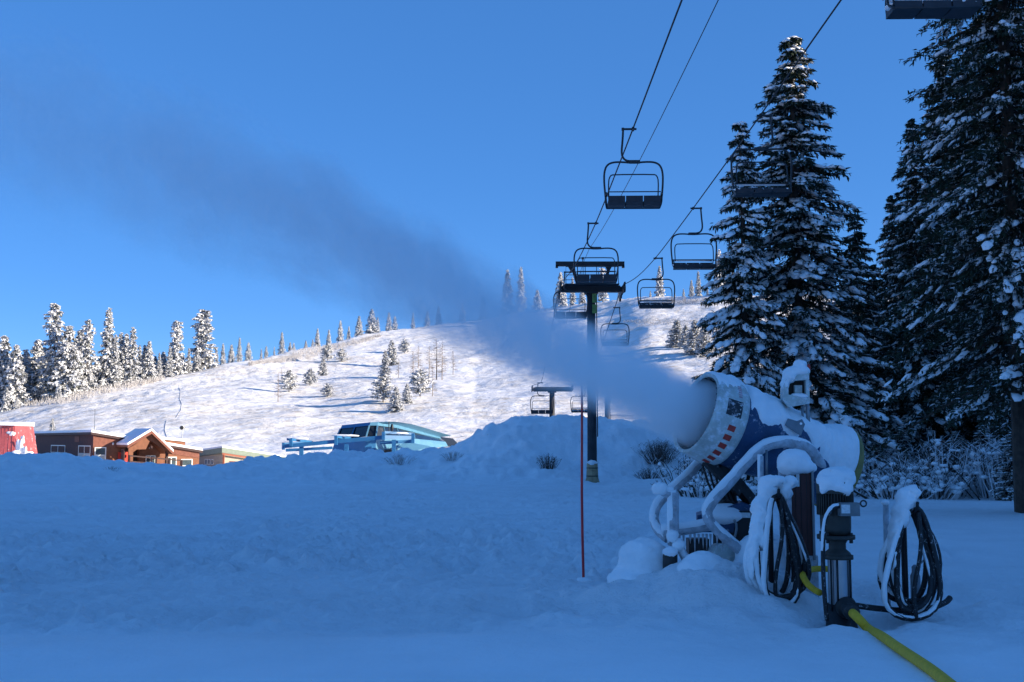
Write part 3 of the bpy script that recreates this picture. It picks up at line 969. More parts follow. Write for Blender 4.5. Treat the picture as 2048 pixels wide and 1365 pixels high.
# ------------------------------------------------------------------ shrubs and brush
def twig_bush(name, label, x, y, h, w, n, seed, mat='twig', kind=None, group=None, r=.010, snow=0):
    rng = random.Random(seed)
    root = thing(name, label, "shrub", (x, y, gz(x, y)), group=group)
    mb = MB()
    tips = []
    for i in range(n):
        a = rng.uniform(0, 6.28); q = rng.random() ** .7
        bx, by = math.cos(a) * w * .32 * q, math.sin(a) * w * .32 * q
        L = h * rng.uniform(.55, 1.05) * (1 - .35 * q)
        tx, ty = bx + math.cos(a) * w * .36 * q + rng.uniform(-.12, .12) * w, by + math.sin(a) * w * .36 * q
        mid = (bx * .5 + tx * .5 + rng.uniform(-.08, .08) * h, by * .5 + ty * .5, L * .55)
        mb.tube([(bx, by, -.1), mid, (tx, ty, L)], [r * 1.5, r, r * .4], 3, caps=False)
        tips.append((tx, ty, L))
        for s in range(3):
            t = rng.uniform(.35, .9)
            sx, sy, sz = mid[0] * (1 - t) + tx * t, mid[1] * (1 - t) + ty * t, mid[2] * (1 - t) + L * t
            e = rng.uniform(0, 6.28)
            l2 = L * rng.uniform(.12, .28)
            mb.tube([(sx, sy, sz), (sx + math.cos(e) * l2, sy + math.sin(e) * l2, sz + l2 * .7)], [r * .7, r * .3], 3, caps=False)
    o = mb.build("foliage", mat, root, local=True)
    if snow:
        sb = MB()
        for tx, ty, L in rng.sample(tips, min(snow, len(tips))):
            sb.blob((tx * .8, ty * .8, L * rng.uniform(.45, .95)), (rng.uniform(.07, .16), rng.uniform(.07, .16), rng.uniform(.04, .08)), 7, 5, .3, rng)
        sb.build("snow_load", 'snow', root, True, local=True)["kind"] = "stuff"
    return root


def hit_near(px, py, y0, y1=95):
    x, Y = ground_hit(px, py, y0, y1)
    return x, Y


for px, py, h, w, n, lab in ((1097, 940, 1.05, 1.2, 60, "small bare brown shrub on the mound left of the tower base"),
                             (1318, 922, 1.5, 2.3, 150, "dark twiggy shrub on the mound just left of the gun's mouth"),
                             (1300, 958, .8, 1.8, 80, "low dark twiggy shrub at the mound's foot below the larger shrub"),
                             (800, 935, .75, 1.9, 60, "wide low dry brush at the mound's left foot near the blue terminal"),
                             (905, 915, .6, 1.2, 40, "thin dry weeds part way up the mound's left flank"),
                             (222, 945, .5, 1.0, 24, "few dry weeds poking through shaded snow below the lodge porch")):
    x, Y = hit_near(px, py, 40, 84)
    twig_bush("bare_shrub", lab, x, Y, h, w, int(n * 1.8), px, 'brush' if px < 1000 else 'twig', r=.008)
rb = random.Random(5)
und = []
for k in range(30):
    px = 1705 + k * 13.5 + rb.uniform(-12, 12)
    Y = rb.uniform(33, 43)
    und.append((px, Y))
und += [(1395, 37), (1428, 40), (1380, 42), (1460, 36), (1660, 39), (1690, 36)]
for k, (px, Y) in enumerate(sorted(und)):
    x = (px - 1024) / F * Y
    twig_bush("rimed_shrub", "%s from the left of the rimed shrubs along the wood's foot" % ordinal(k + 1), x, Y, rb.uniform(.8, 2.4), rb.uniform(1.6, 2.8), 60, k, 'needle_bush',
              group="rimed shrubs at the wood's foot", r=.018, snow=34)
# young snowy firs at the edge of the wood
for k, (px, py, Y) in enumerate([(1748, 868, 39), (1800, 842, 40), (1862, 880, 38), (1905, 852, 40), (1962, 838, 37), (2020, 850, 33)]):
    x = (px - 1024) / F * Y
    p = at(px, py, Y)
    place_tree("slim", "young_fir", "%s from the left of the young snowy firs at the wood's edge" % ordinal(k + 1), x, Y, max(p.z - gz(x, Y), 1.2), 1.9,
               group="young firs at the wood's edge")


def brush_patch(name, label, poly_px, n, seed, hmin, hmax, mat):
    rng = random.Random(seed)
    mb = MB()
    for i in range(n):
        (xa, ya), (xb, yb), wv = poly_px
        t = rng.random()
        px = xa + (xb - xa) * t
        py = ya + (yb - ya) * t + rng.uniform(-wv, wv) * math.sin(math.pi * min(max(t, .06), .94))
        x, Y = ground_hit(px, py, 130)
        z = gz(x, Y)
        for s in range(5):
            h = rng.uniform(hmin, hmax)
            dx, dy = rng.uniform(-.6, .6), rng.uniform(-.6, .6)
            mb.tube([(x + dx, Y + dy, z - .1), (x + dx * 1.6, Y + dy * 1.5, z + h)], [.07, .02], 3, caps=False)
    o = mb.build(name, mat)
    tag(o, label, None, kind="stuff")


brush_patch("brush", "grey brown brush below the crest of the hill", ((500, 736), (760, 672), 9), 650, 3, .5, 1.3, 'brush')
brush_patch("brush", "low rimed brush along the foot of the left tree line", ((0, 826), (330, 756), 5), 300, 4, .6, 1.5, 'brush')
brush_patch("brush", "dry brush on the upper right of the hill", ((1290, 604), (1440, 608), 5), 160, 6, .6, 2.0, 'brush')
brush_patch("brush", "thin brush patches on the slope right of the tower", ((1250, 645), (1440, 652), 8), 200, 8, .2, .6, 'brush')


# ------------------------------------------------------------------ winding line down the hill, sign disc
def winding():
    pts = []
    ctl = np.array(((357, 766), (361, 780), (359, 796), (363, 812), (361, 826), (350, 838), (332, 845), (329, 860), (336, 872), (352, 884), (366, 890)), float)
    kk = np.linspace(0, len(ctl) - 1, 70)
    for px, py in zip(np.interp(kk, range(len(ctl)), ctl[:, 0]), np.interp(kk, range(len(ctl)), ctl[:, 1])):
        x, Y = ground_hit(px, py, 120)
        pts.append((x, Y, gz(x, Y) + .02))
    mb = MB().tube(pts, .055, 6, smooth=1)
    tag(mb.build("hill_path", 'track', smooth=True), "thin dark winding line running down the snowy slope", None, kind="structure")


winding()
x, Y = (366 - 1024) / F * 134, 134.0
t = thing("fan_on_mast", "small dark round fan on a thin mast behind the lodge", "mast", (x, Y, gz(x, Y)))
c = at(365, 856, Y)
MB().tube([(x, Y, gz(x, Y) - .3), (c.x, Y, c.z)], .05, 6).build("mast", 'galv', t)
MB().lathe((c.x, Y - .25, c.z), (0, 1, 0), [(0, .15), (.0, .30), (.45, .26), (.5, .1)], 16, True, True).build("fan_barrel", 'dark', t, True)
MB().lathe((c.x, Y - .27, c.z), (0, 1, 0), [(0, .24), (.02, .30), (.06, .31)], 16).build("fan_ring", 'white_label', t, True)


# ------------------------------------------------------------------ lodge
def window(root, O, ux, L0, L1, z0, z1, nrm, split='v', blind=False):
    """Framed window on a wall: O + ux*L, raised along nrm."""
    O, ux, nrm = Vector(O), Vector(ux), Vector(nrm)
    up = Vector((0, 0, 1))

    def pt(l, z, d):
        return O + ux * l + up * z + nrm * d
    fw = .10
    w = MB()
    for a, b, c, d in ((L0, L1, z0, z0 + fw), (L0, L1, z1 - fw, z1), (L0, L0 + fw, z0 + fw, z1 - fw), (L1 - fw, L1, z0 + fw, z1 - fw)):
        w.prism([pt(a, c, .01), pt(b, c, .01), pt(b, d, .01), pt(a, d, .01)], nrm * .09)
    mid = (L0 + L1) / 2
    if split == 'v':
        w.prism([pt(mid - .05, z0 + fw, .01), pt(mid + .05, z0 + fw, .01), pt(mid + .05, z1 - fw, .01), pt(mid - .05, z1 - fw, .01)], nrm * .08)
    elif split == 'h':
        zm = (z0 + z1) / 2
        w.prism([pt(L0 + fw, zm - .04, .01), pt(L1 - fw, zm - .04, .01), pt(L1 - fw, zm + .04, .01), pt(L0 + fw, zm + .04, .01)], nrm * .08)
    win = w.build("window", 'white_frame', root)
    panes = [(L0 + fw, mid - .05), (mid + .05, L1 - fw)] if split == 'v' else [(L0 + fw, L1 - fw)]
    for a, b in panes:
        MB().prism([pt(a, z0 + fw, .012), pt(b, z0 + fw, .012), pt(b, z1 - fw, .012), pt(a, z1 - fw, .012)], nrm * .03).build("pane", 'glass', win)
        if blind:
            MB().prism([pt(a, z0 + fw, .045), pt(b, z0 + fw, .045), pt(b, (z0 + z1) / 2, .045), pt(a, (z0 + z1) / 2, .045)], nrm * .02).build("blind", 'blind', win)


def build_lodge():
    C = Vector((-46.25, 120.0, 0))
    ur = Vector((.82, .572, 0)).normalized()            # along the sunny face
    ul = Vector((-.572, .82, 0)).normalized()           # along the shaded face
    nr = Vector((ur.y, -ur.x, 0))                       # sunny face normal, towards the camera
    nl = Vector((-ul.y, ul.x, 0))
    if nl.y > 0:
        nl = -nl
    zb = -3.4
    root = thing("lodge", "brown wooden lodge with gabled porch beyond the shaded snow", "lodge", (C.x, C.y, zb))
    W, D = 11.9, 30.0
    zt0, zt1 = 2.62, 0.42

    def top(l):
        return zt0 + (zt1 - zt0) * l / W
    P = lambda l, d, z: C + ur * l + ul * d + Vector((0, 0, z))
    # wall as a solid: shed roof falling along the sunny face
    wall = MB().add([P(0, 0, zb), P(W, 0, zb), P(W, D, zb), P(0, D, zb), P(0, 0, zt0 - .45), P(W, 0, zt1 - .3), P(W, D, zt1 - .3), P(0, D, zt0 - .45)],
                    [(0, 1, 5, 4), (1, 2, 6, 5), (2, 3, 7, 6), (3, 0, 4, 7), (4, 5, 6, 7)])
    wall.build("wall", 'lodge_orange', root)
    # dark cladding with the left face's shade put into its colour, brown fascia band on the sunny face, 3 mm proud and more
    MB().prism([P(0, 0, zb), P(0, D, zb), P(0, D, zt0 - .46), P(0, 0, zt0 - .46)], nl * .05).build("shade_cladding", 'lodge_dark', root)
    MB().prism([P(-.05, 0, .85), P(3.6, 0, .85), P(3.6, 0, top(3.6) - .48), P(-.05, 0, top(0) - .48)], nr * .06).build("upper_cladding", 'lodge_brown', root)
    MB().prism([P(7.0, 0, top(7) - 1.1), P(W, 0, top(W) - .95), P(W, 0, top(W) - .32), P(7.0, 0, top(7) - .42)], nr * .06).build("upper_cladding", 'lodge_brown', root)
    # roof slab and its snow
    rf = MB().add([P(-.35, -.35, zt0 - .44), P(W + .3, -.35, zt1 - .34), P(W + .3, D, zt1 - .34), P(-.35, D, zt0 - .44),
                   P(-.35, -.35, zt0 - .18), P(W + .3, -.35, zt1 - .08), P(W + .3, D, zt1 - .08), P(-.35, D, zt0 - .18)],
                  [(3, 2, 1, 0), (4, 5, 6, 7), (0, 1, 5, 4), (1, 2, 6, 5), (2, 3, 7, 6), (3, 0, 4, 7)]).build("roof", 'trim_dark', root)
    MB().add([P(-.37, -.37, zt0 - .175), P(W + .32, -.37, zt1 - .075), P(W + .32, D, zt1 - .075), P(-.37, D, zt0 - .175),
              P(-.28, -.28, zt0 + .10), P(W + .2, -.28, zt1 + .2), P(W + .2, D, zt1 + .2), P(-.28, D, zt0 + .10)],
             [(3, 2, 1, 0), (4, 5, 6, 7), (0, 1, 5, 4), (1, 2, 6, 5), (2, 3, 7, 6), (3, 0, 4, 7)]).build("roof_snow", 'snow', rf)
    # raised rear roof with snow
    MB().prism([P(7.5, 3, .2), P(11.2, 3, .2), P(11.2, 3, 1.35), P(7.5, 3, 1.75)], ul * 8).build("rear_roof", 'lodge_orange', root)
    MB().prism([P(7.3, 2.8, 1.76), P(11.4, 2.8, 1.36), P(11.4, 2.8, 1.66), P(7.3, 2.8, 2.06)], ul * 8.4).build("rear_roof_snow", 'snow', root)
    # windows: shaded face
    for d0, d1 in ((1.0, 6.4), (13.0, 20.5)):
        window(root, C, ul, d0, d1, -.75, .95, nl + nl * .0, 'v', True)
    MB().prism([P(0, 6.3, 1.35), P(0, 8.3, 1.35), P(0, 8.3, 2.0), P(0, 6.3, 2.0)], nl * .09).build("wall_vent", 'lodge_brown', root)
    # sunny face
    window(root, C + nr * .05, ur, .12, 1.35, -.95, .78, nr, 'h', True)
    window(root, C, ur, 8.0, 9.25, -1.85, -.35, nr, 'v')
    window(root, C, ur, 9.75, 11.1, -2.15, -.62, nr, 'h')
    # antenna on the corner
    MB().tube([P(.05, .05, 2.0), P(.05, .05, 5.0)], .035, 5).build("antenna", 'galv', root)
    # lamp
    MB().blob(P(2.05, 0, 1.15) + nr * .15, (.12, .12, .14), 8, 6, 0).build("wall_lamp", 'white_frame', root, True)
    # ---- porch
    p = 4.0
    Q = lambda l, f, z: C + ur * l + nr * f + Vector((0, 0, z))
    zl, zp, zr = 1.05, 2.62, .28
    L0, LP, L1 = 2.45, 5.0, 7.45
    for (la, za, lb, zb_, nm) in ((L0, zl, LP, zp, "porch_roof"), (LP, zp, L1, zr, "porch_roof")):
        pr = MB().prism([Q(la, p + .5, za - .26), Q(lb, p + .5, zb_ - .26), Q(lb, p + .5, zb_ - .02), Q(la, p + .5, za - .02)], -nr * (p + 2.2)).build(nm, 'lodge_orange', root)
        MB().prism([Q(la, p + .55, za - .015), Q(lb, p + .55, zb_ - .015), Q(lb, p + .48, zb_ + .25), Q(la, p + .48, za + .22)], -nr * (p + 2.4)).build("roof_snow", 'snow', pr)
        MB().prism([Q(la, p + .56, za - .36), Q(lb, p + .56, zb_ - .36), Q(lb, p + .56, zb_ - .04), Q(la, p + .56, za - .04)], -nr * .05).build("barge_board", 'lodge_brown', pr)
    # porch front: posts, header, gable wall, arch braces
    f = p - .15
    MB().prism([Q(2.75, f, zb), Q(3.25, f, zb), Q(3.25, f, .98), Q(2.75, f, .70)], -nr * .25).build("porch_post", 'lodge_orange', root)
    MB().prism([Q(6.85, f, zb), Q(7.1, f, zb), Q(7.1, f, .1), Q(6.85, f, .34)], -nr * .3).build("porch_post", 'trim_dark', root)
    MB().prism([Q(3.26, f, .25), Q(3.26, f, .98), Q(LP, f, 2.3), Q(6.84, f, .36), Q(5.05, f, 1.55), Q(4.6, f, .55), Q(3.65, f, .55)], -nr * .18).build("gable_wall", 'lodge_orange', root)
    f2 = 1.6
    MB().prism([Q(4.55, f2, zb), Q(6.84, f2, zb), Q(6.84, f2, .2), Q(5.0, f2, 1.9), Q(4.55, f2, 1.5)], -nr * .15).build("recessed_wall", 'lodge_orange', root)
    window(root, Q(0, f2, 0), ur, 5.25, 6.35, -1.75, -.15, nr, 'v')
    MB().prism([Q(3.26, .75, zb), Q(4.54, .75, zb), Q(4.54, .75, 1.2), Q(3.26, .75, 1.0)], -nr * .08).build("entrance_shade_panel", 'porch_shade', root)  # flat dark panel, the opening's shade is put into its colour
    MB().prism([Q(2.35, 2.4, zb), Q(2.35, 3.55, zb), Q(2.35, 3.55, .35), Q(2.35, 3.2, .6), Q(2.35, 2.4, .6)], ur * .1).build("side_panel", 'trim_dark', root)
    MB().prism([Q(2.62, .15, -2.8), Q(3.2, .15, -2.8), Q(3.2, .15, .2), Q(2.62, .15, .2)], nr * .06).build("red_door", 'red_door', root)
    MB().prism([Q(3.0, 1.5, -2.6), Q(3.35, 1.5, -2.6), Q(3.35, 1.5, .25), Q(3.0, 1.5, .25)], nr * .06).build("red_banner", 'red_door', root)
    MB().blob(Q(5.1, f + .25, .78), (.16, .16, .2), 8, 6, 0).build("hanging_bell", 'trim_dark', root, True)
    MB().prism([Q(5.55, f2 + .02, .65), Q(6.0, f2 + .02, .65), Q(5.8, f2 + .02, .9)], nr * .15).build("gable_lamp", 'white_frame', root)
    # deck with railing
    dk = MB().prism([Q(2.2, 4.1, -1.35), Q(8.2, 4.1, -1.6), Q(8.2, 4.1, -1.8), Q(2.2, 4.1, -1.55)], nr * 1.7).build("deck", 'trim_dark', root)
    for z in (-.35, -.95):
        MB().beam(Q(2.3, 5.7, z + .25), Q(8.1, 5.7, z - .35), .12, .14).build("rail", 'trim_dark', dk)
    for l in (2.35, 4.7, 5.2, 6.6, 8.0):
        MB().beam(Q(l, 5.7, -3.3), Q(l, 5.7, .0 - .1 * (l - 2)), .17, .17).build("rail_post", 'trim_dark', dk)
    # snow-topped low wall on the right
    MB().prism([Q(11.2, -1, -3.3), Q(16.5, -1, -3.3), Q(16.5, -1, -2.1), Q(11.2, -1, -1.75)], -nr * .4).build("low_wall", 'lodge_orange', root)
    MB().prism([Q(11.1, -.9, -1.745), Q(16.6, -.9, -2.095), Q(16.6, -.9, -1.80), Q(11.1, -.9, -1.45)], -nr * .6).build("low_wall_snow", 'snow', root)


build_lodge()


def build_barn():
    Y = 112.0
    x0 = (-60 - 1024) / F * Y; x1 = (36 - 1024) / F * Y
    zt = at(30, 850, Y).z; zb = -3.5
    root = thing("red_roofed_barn", "steep red metal roof with patchy snow at the left edge", "building", (x1, Y, zb))
    lean = .85
    n = Vector((.32, 0, 0))
    A = [Vector((x0, Y - 2.2, zb)), Vector((x1 + lean * 1.1, Y - 2.2, zb)), Vector((x1 - .15, Y, zt)), Vector((x0, Y + .35, zt + .12))]
    back = Vector((0, 7, 0))
    body = MB().add(A + [A[0] + back, A[1] + back, A[2] + back * .6, A[3] + back * .6], [(0, 1, 2, 3), (5, 4, 7, 6), (1, 5, 6, 2), (4, 0, 3, 7), (3, 2, 6, 7)])
    body.build("roof_slope", 'barn_red', root)
    k = 0
    xs = np.arange(x0 + .2, x1 - .2, .38)
    seam_me = None
    for xx in xs:
        t = (xx - x0) / (x1 - x0)
        a = A[0].lerp(A[1], t); b = A[3].lerp(A[2], t)
        MB().beam(a + Vector((0, -.02, .01)), b + Vector((0, -.02, .01)), .07, .06, up=(0, 1, 0)).build("seam", 'barn_red', root)
    MB().prism([A[3] + Vector((0, -.35, -.1)), A[2] + Vector((.15, -.35, -.1)), A[2] + Vector((.1, -.25, .28)), A[3] + Vector((0, -.25, .28))], (0, 4.6, 0)).build("roof_snow", 'snow', root)
    sp = MB()
    for px, py, a, b in ((30, 897, .55, .75), (41, 906, .5, .5), (24, 908, .6, .35), (33, 880, .3, .35), (47, 909, .5, .3), (8, 868, .5, .25)):
        c = at(px, py, Y - 1.9)
        t = (c.z - zb) / (zt - zb)
        yy = Y - 2.2 + 2.2 * t
        sp.blob((c.x, yy - .02, c.z), (a * .7, .09, b), 14, 9, .9)
    sp.build("snow_patch", 'snow', root, True)


build_barn()


def build_green():
    Y = 138.0
    O = Vector(((447 - 1024) / F * Y, Y, 0))
    ur = Vector((.80, .60, 0)); ul = Vector((-.62, .78, 0)).normalized()
    nr = Vector((.6, -.8, 0)); nl = Vector((-.78, -.62, 0))
    zb = -4.0
    root = thing("green_roofed_building", "beige building with green fascia and rust posts beside the lodge", "building", (O.x, O.y, zb))
    zt = .72; zr = -1.35; zl = -.15
    W, D = 13.5, 13.0
    P = lambda l, d, z: O + ur * l + ul * d + Vector((0, 0, z))
    MB().add([P(.4, .4, zb), P(W, .4, zb), P(W, D, zb), P(.4, D, zb), P(.4, .4, zt - .5), P(W, .4, zr - .5), P(W, D, zr - .9), P(.4, D, zl - .5)],
             [(0, 1, 5, 4), (1, 2, 6, 5), (2, 3, 7, 6), (3, 0, 4, 7), (4, 5, 6, 7)]).build("wall", 'beige', root)
    rf = MB().add([P(0, 0, zt - .75), P(W + .5, 0, zr - .75), P(W + .5, D, zr - 1.1), P(0, D, zl - .75), P(0, 0, zt - .1), P(W + .5, 0, zr - .1), P(W + .5, D, zr - .4), P(0, D, zl - .1)],
                  [(3, 2, 1, 0), (4, 5, 6, 7), (0, 1, 5, 4), (1, 2, 6, 5), (2, 3, 7, 6), (3, 0, 4, 7)]).build("roof", 'green_trim', root)
    MB().add([P(.05, .05, zt - .095), P(W + .45, .05, zr - .095), P(W + .45, D, zr - .395), P(.05, D, zl - .095), P(.1, .1, zt + .12), P(W + .3, .1, zr + .12), P(W + .3, D, zr - .2), P(.1, D, zl + .12)],
             [(3, 2, 1, 0), (4, 5, 6, 7), (0, 1, 5, 4), (1, 2, 6, 5), (2, 3, 7, 6), (3, 0, 4, 7)]).build("roof_snow", 'snow', rf)
    MB().prism([P(0, -.06, zt - 1.0), P(W + .5, -.06, zr - 1.0), P(W + .5, -.06, zr - .78), P(0, -.06, zt - .78)], nr * .08).build("trim", 'rust_trim', root)
    for l in (.2, 4.3, 8.2, 12.2):
        MB().beam(P(l, -.1, zb), P(l, -.1, zt + (zr - zt) * l / W - .95), .2, .2).build("post", 'rust_trim', root)
    Wo = O + ur * .4 + ul * .4
    for a, b in ((3.0, 3.75), (4.0, 4.75), (5.0, 5.75)):
        for z0, z1 in ((-1.65, -.9), (-2.6, -1.95)):
            window(root, Wo, ul, a, b, z0, z1, nl, None)
    MB().prism([P(1.2, .4, -3.0), P(W - 1, .4, -3.0), P(W - 1, .4, -2.0), P(1.2, .4, -1.1)], nr * .05).build("porch_shade_sheet", 'lodge_brown', root)  # brown sheet painting porch shade onto the beige wall


build_green()


# ------------------------------------------------------------------ blue lift terminal
def build_terminal():
    Y0 = 100.0
    z0 = gz(-13, 96)
    root = thing("lift_terminal", "sky blue chairlift terminal with wraparound dark windows and guide rails", "lift terminal", (-13.0, Y0, z0))

    def pt(px, py, Y):
        return at(px, py, Y)
    # station points: (photo x of each facet edge, depth) with skirt, sill, lintel and roof heights
    E = [(672, 106.0), (668, 101.5), (731, 98.0), (752, 98.2), (772, 100.5), (800, 104.5), (832, 110.0), (892, 122.0)]
    skirt = [904, 905, 906, 906, 905, 904, 900, 893]
    sill = [882, 882, 876, 874, 873, 874, 878, 884]
    lint = [858, 858, 851.5, 851.5, 853, 856.5, 864, 878]
    roof = [851, 851, 845, 845, 846.5, 850, 858, 874.5]
    inl = [7, 8, 5, 2, -3, -4, -5, -6]        # upper part leans in
    bot, sl, li, ro = [], [], [], []
    for (px, Y), a, b, c, d, k in zip(E, skirt, sill, lint, roof, inl):
        bot.append(pt(px - k * .6, a, Y)); sl.append(pt(px + k * .2, b, Y)); li.append(pt(px + k * 1.6, c, Y + .5)); ro.append(pt(px + k * 2.0, d, Y + .8))
    for k in range(len(E) - 1):
        back = Vector((0, .35, 0))
        MB().prism([bot[k], bot[k + 1], sl[k + 1], sl[k]], back).build("skirt_panel", 'lift_blue' if k < 3 else 'lift_light', root)  # right-hand facets take the lighter blue: sunlight put into the colour
        MB().prism([li[k], li[k + 1], ro[k + 1], ro[k]], back).build("roof_edge_panel", 'lift_blue' if k < 2 else 'lift_light', root)  # roof edge coloured with the same lit and shaded split
        gl = MB().prism([sl[k] + back * .3, sl[k + 1] + back * .3, li[k + 1] + back * .3, li[k] + back * .3], back * .3).build("window", 'dark_glass', root)
        MB().beam(sl[k] - Vector((0, .03, 0)), li[k] - Vector((0, .03, 0)), .13, .10, up=(0, 1, 0)).build("mullion", 'lift_light', gl)
        if k in (0, 1, 2):
            m0, m1 = sl[k].lerp(sl[k + 1], .5), li[k].lerp(li[k + 1], .5)
            if k == 1:
                MB().beam(m0, m1, .10, .10, up=(0, 1, 0)).build("mullion", 'lift_blue', gl)
    # roof cap
    ctr = [p + Vector((1.2, 3.2, .12)) for p in ro]
    cap = MB()
    for k in range(len(E) - 1):
        cap.add([ro[k], ro[k + 1], ctr[k + 1], ctr[k]], [(0, 1, 2, 3)])
    cap.add([ro[0], ctr[0], ctr[0] + Vector((.5, 1, -1)), ro[0] + Vector((.5, 2, -1))], [(0, 1, 2, 3)])
    cap.build("roof", 'lift_light', root)
    # back wall closing the volume
    MB().prism([bot[0] + Vector((.4, .5, 0)), bot[-1] + Vector((0, .5, 0)), ro[-1] + Vector((0, .8, -.15)), ro[0] + Vector((.4, .8, -.15))], (1.2, 4.0, 0)).build("core", 'steel', root)
    MB().prism([pt(742, 909, 99.2), pt(808, 909, 101), pt(808, 900, 101), pt(742, 900, 99.2)], (.5, 2, 0)).build("machinery", 'dark', root)
    # rear cowl sheets
    MB().prism([pt(786, 897, 99), pt(828, 903, 100.5), pt(862, 893, 106), pt(812, 884, 104)], (0, .3, -.25)).build("cowl", 'lift_light', root)
    MB().prism([pt(790, 895, 98.9), pt(828, 908, 100.4), pt(830, 912, 100.4), pt(788, 905, 98.9)], (0, .2, 0)).build("cowl", 'lift_light', root)
    # guide rail frame in front
    Yr = 95.0
    for a, b, w, h in (((567, 886, 98), (567, 900, 98), .25, .25), ((570, 893, 95), (665, 884, Yr), .22, .34), ((665, 884, Yr), (768, 875, 95), .22, .34), ((768, 875, 95), (826, 876, 97), .22, .34),
                       ((572, 901, 97), (665, 896, 97), .18, .26), ((565, 889, 99.5), (625, 886, 101), .2, .3), ((768, 865, 95), (826, 868, 97), .16, .20), ((575, 879, 95), (622, 884, 99), .16, .2),
                       ((673, 874, 95), (700, 877, 98), .16, .22), ((760, 886, 97), (826, 883, 98), .18, .3)):
        MB().beam(pt(*a), pt(*b), w, h).build("guide_rail", 'lift_blue', root)
    for px, ya, yb in ((582, 877, 893), (672, 872, 890), (767, 864, 880), (826, 867, 887)):
        MB().beam(pt(px, yb, 94.9), pt(px, ya, 94.9), .36, .26).build("bracket", 'lift_blue', root)
    for px, ya in ((603, 893), (693, 888), (788, 880)):
        q = pt(px, ya, 95.2)
        MB().beam((q.x, q.y, gz(q.x, q.y) - .6), q, .34, .30).build("support_post", 'lift_blue', root)
    for px, Y in ((700, 101), (760, 102), (830, 112)):
        q = pt(px, 905, Y)
        MB().beam((q.x, q.y, gz(q.x, q.y) - .5), q, .5, .5).build("pedestal", 'steel', root)
    MB().tube([pt(778, 866, 98), pt(778, 844, 98)], .05, 5).build("aerial", 'steel', root)
    MB().blob(pt(784, 856, 98.2), (.16, .16, .35), 8, 6, .1).build("warning_horn", 'steel', root, True)
    s = MB()
    for px, py, Y, a in ((690, 871.5, 96.2, 1.1), (738, 876, 97.5, .9), (600, 878, 96.5, .9), (800, 867, 96, .8)):
        s.blob(pt(px, py, Y), (a, .3, .10), 10, 6, .3)
    s.build("snow_strip", 'snow', root, True)["kind"] = "stuff"


build_terminal()


# ------------------------------------------------------------------ chairlift
LIFT_SLOPE = -0.026
GAUGE = 3.49


def rope_x(side, Y):
    return 3.46 + (GAUGE if side > 0 else 0) + LIFT_SLOPE * (Y - 30)


ROPE_Y = [-20, 0, 10, 18.4, 23, 30, 40, 48, 54, 60, 66, 79, 95, 110]
RZ = {}
RZ[-1] = [13.6, 12.3, 11.75, 11.3, 11.0, 10.45, 9.80, 9.65, 9.85, 10.35, 8.9, 5.75, 6.35, 5.6]
RZ[1] = [13.9, 12.6, 11.8, 11.33, 11.1, 10.62, 10.10, 9.75, 9.75, 10.2, 8.8, 5.75, 6.35, 5.6]


def rope_z(side, Y):
    return float(np.interp(Y, ROPE_Y, RZ[side]))


def smooth_rope(side, xoff=0, zoff=0.0):
    ys = np.linspace(-20, 95, 140)
    k = np.ones(7) / 7
    zs = np.interp(ys, ROPE_Y, RZ[side])
    zz = np.convolve(np.pad(zs, 3, mode='edge'), k, 'valid')
    keep = (np.abs(ys - 60) < 3)
    zz = np.where(keep, zs, zz)
    return [(rope_x(side, y) + xoff, y, z + zoff) for y, z in zip(ys, zz)]


for side, lab in ((-1, "left haul cable of the chairlift with two near chairs on it"), (1, "right haul cable of the chairlift passing before the spruces")):
    tag(MB().tube(smooth_rope(side), .021, 6).build("haul_cable", 'rope', smooth=True), lab, "cable", "chairlift haul cables")
comm = [((rope_x(-1, y) + rope_x(1, y)) / 2 - .45, y, z) for y, z in ((-20, 14.6), (0, 13.3), (10, 12.75), (20, 12.2), (30, 11.75), (40, 11.45), (50, 11.4), (60, 11.75), (78, 8.3), (95, 7.6))]
tag(MB().tube(comm, .013, 5, smooth=2).build("signal_cable", 'rope', smooth=True), "thin signal cable between the two haul cables", "cable")


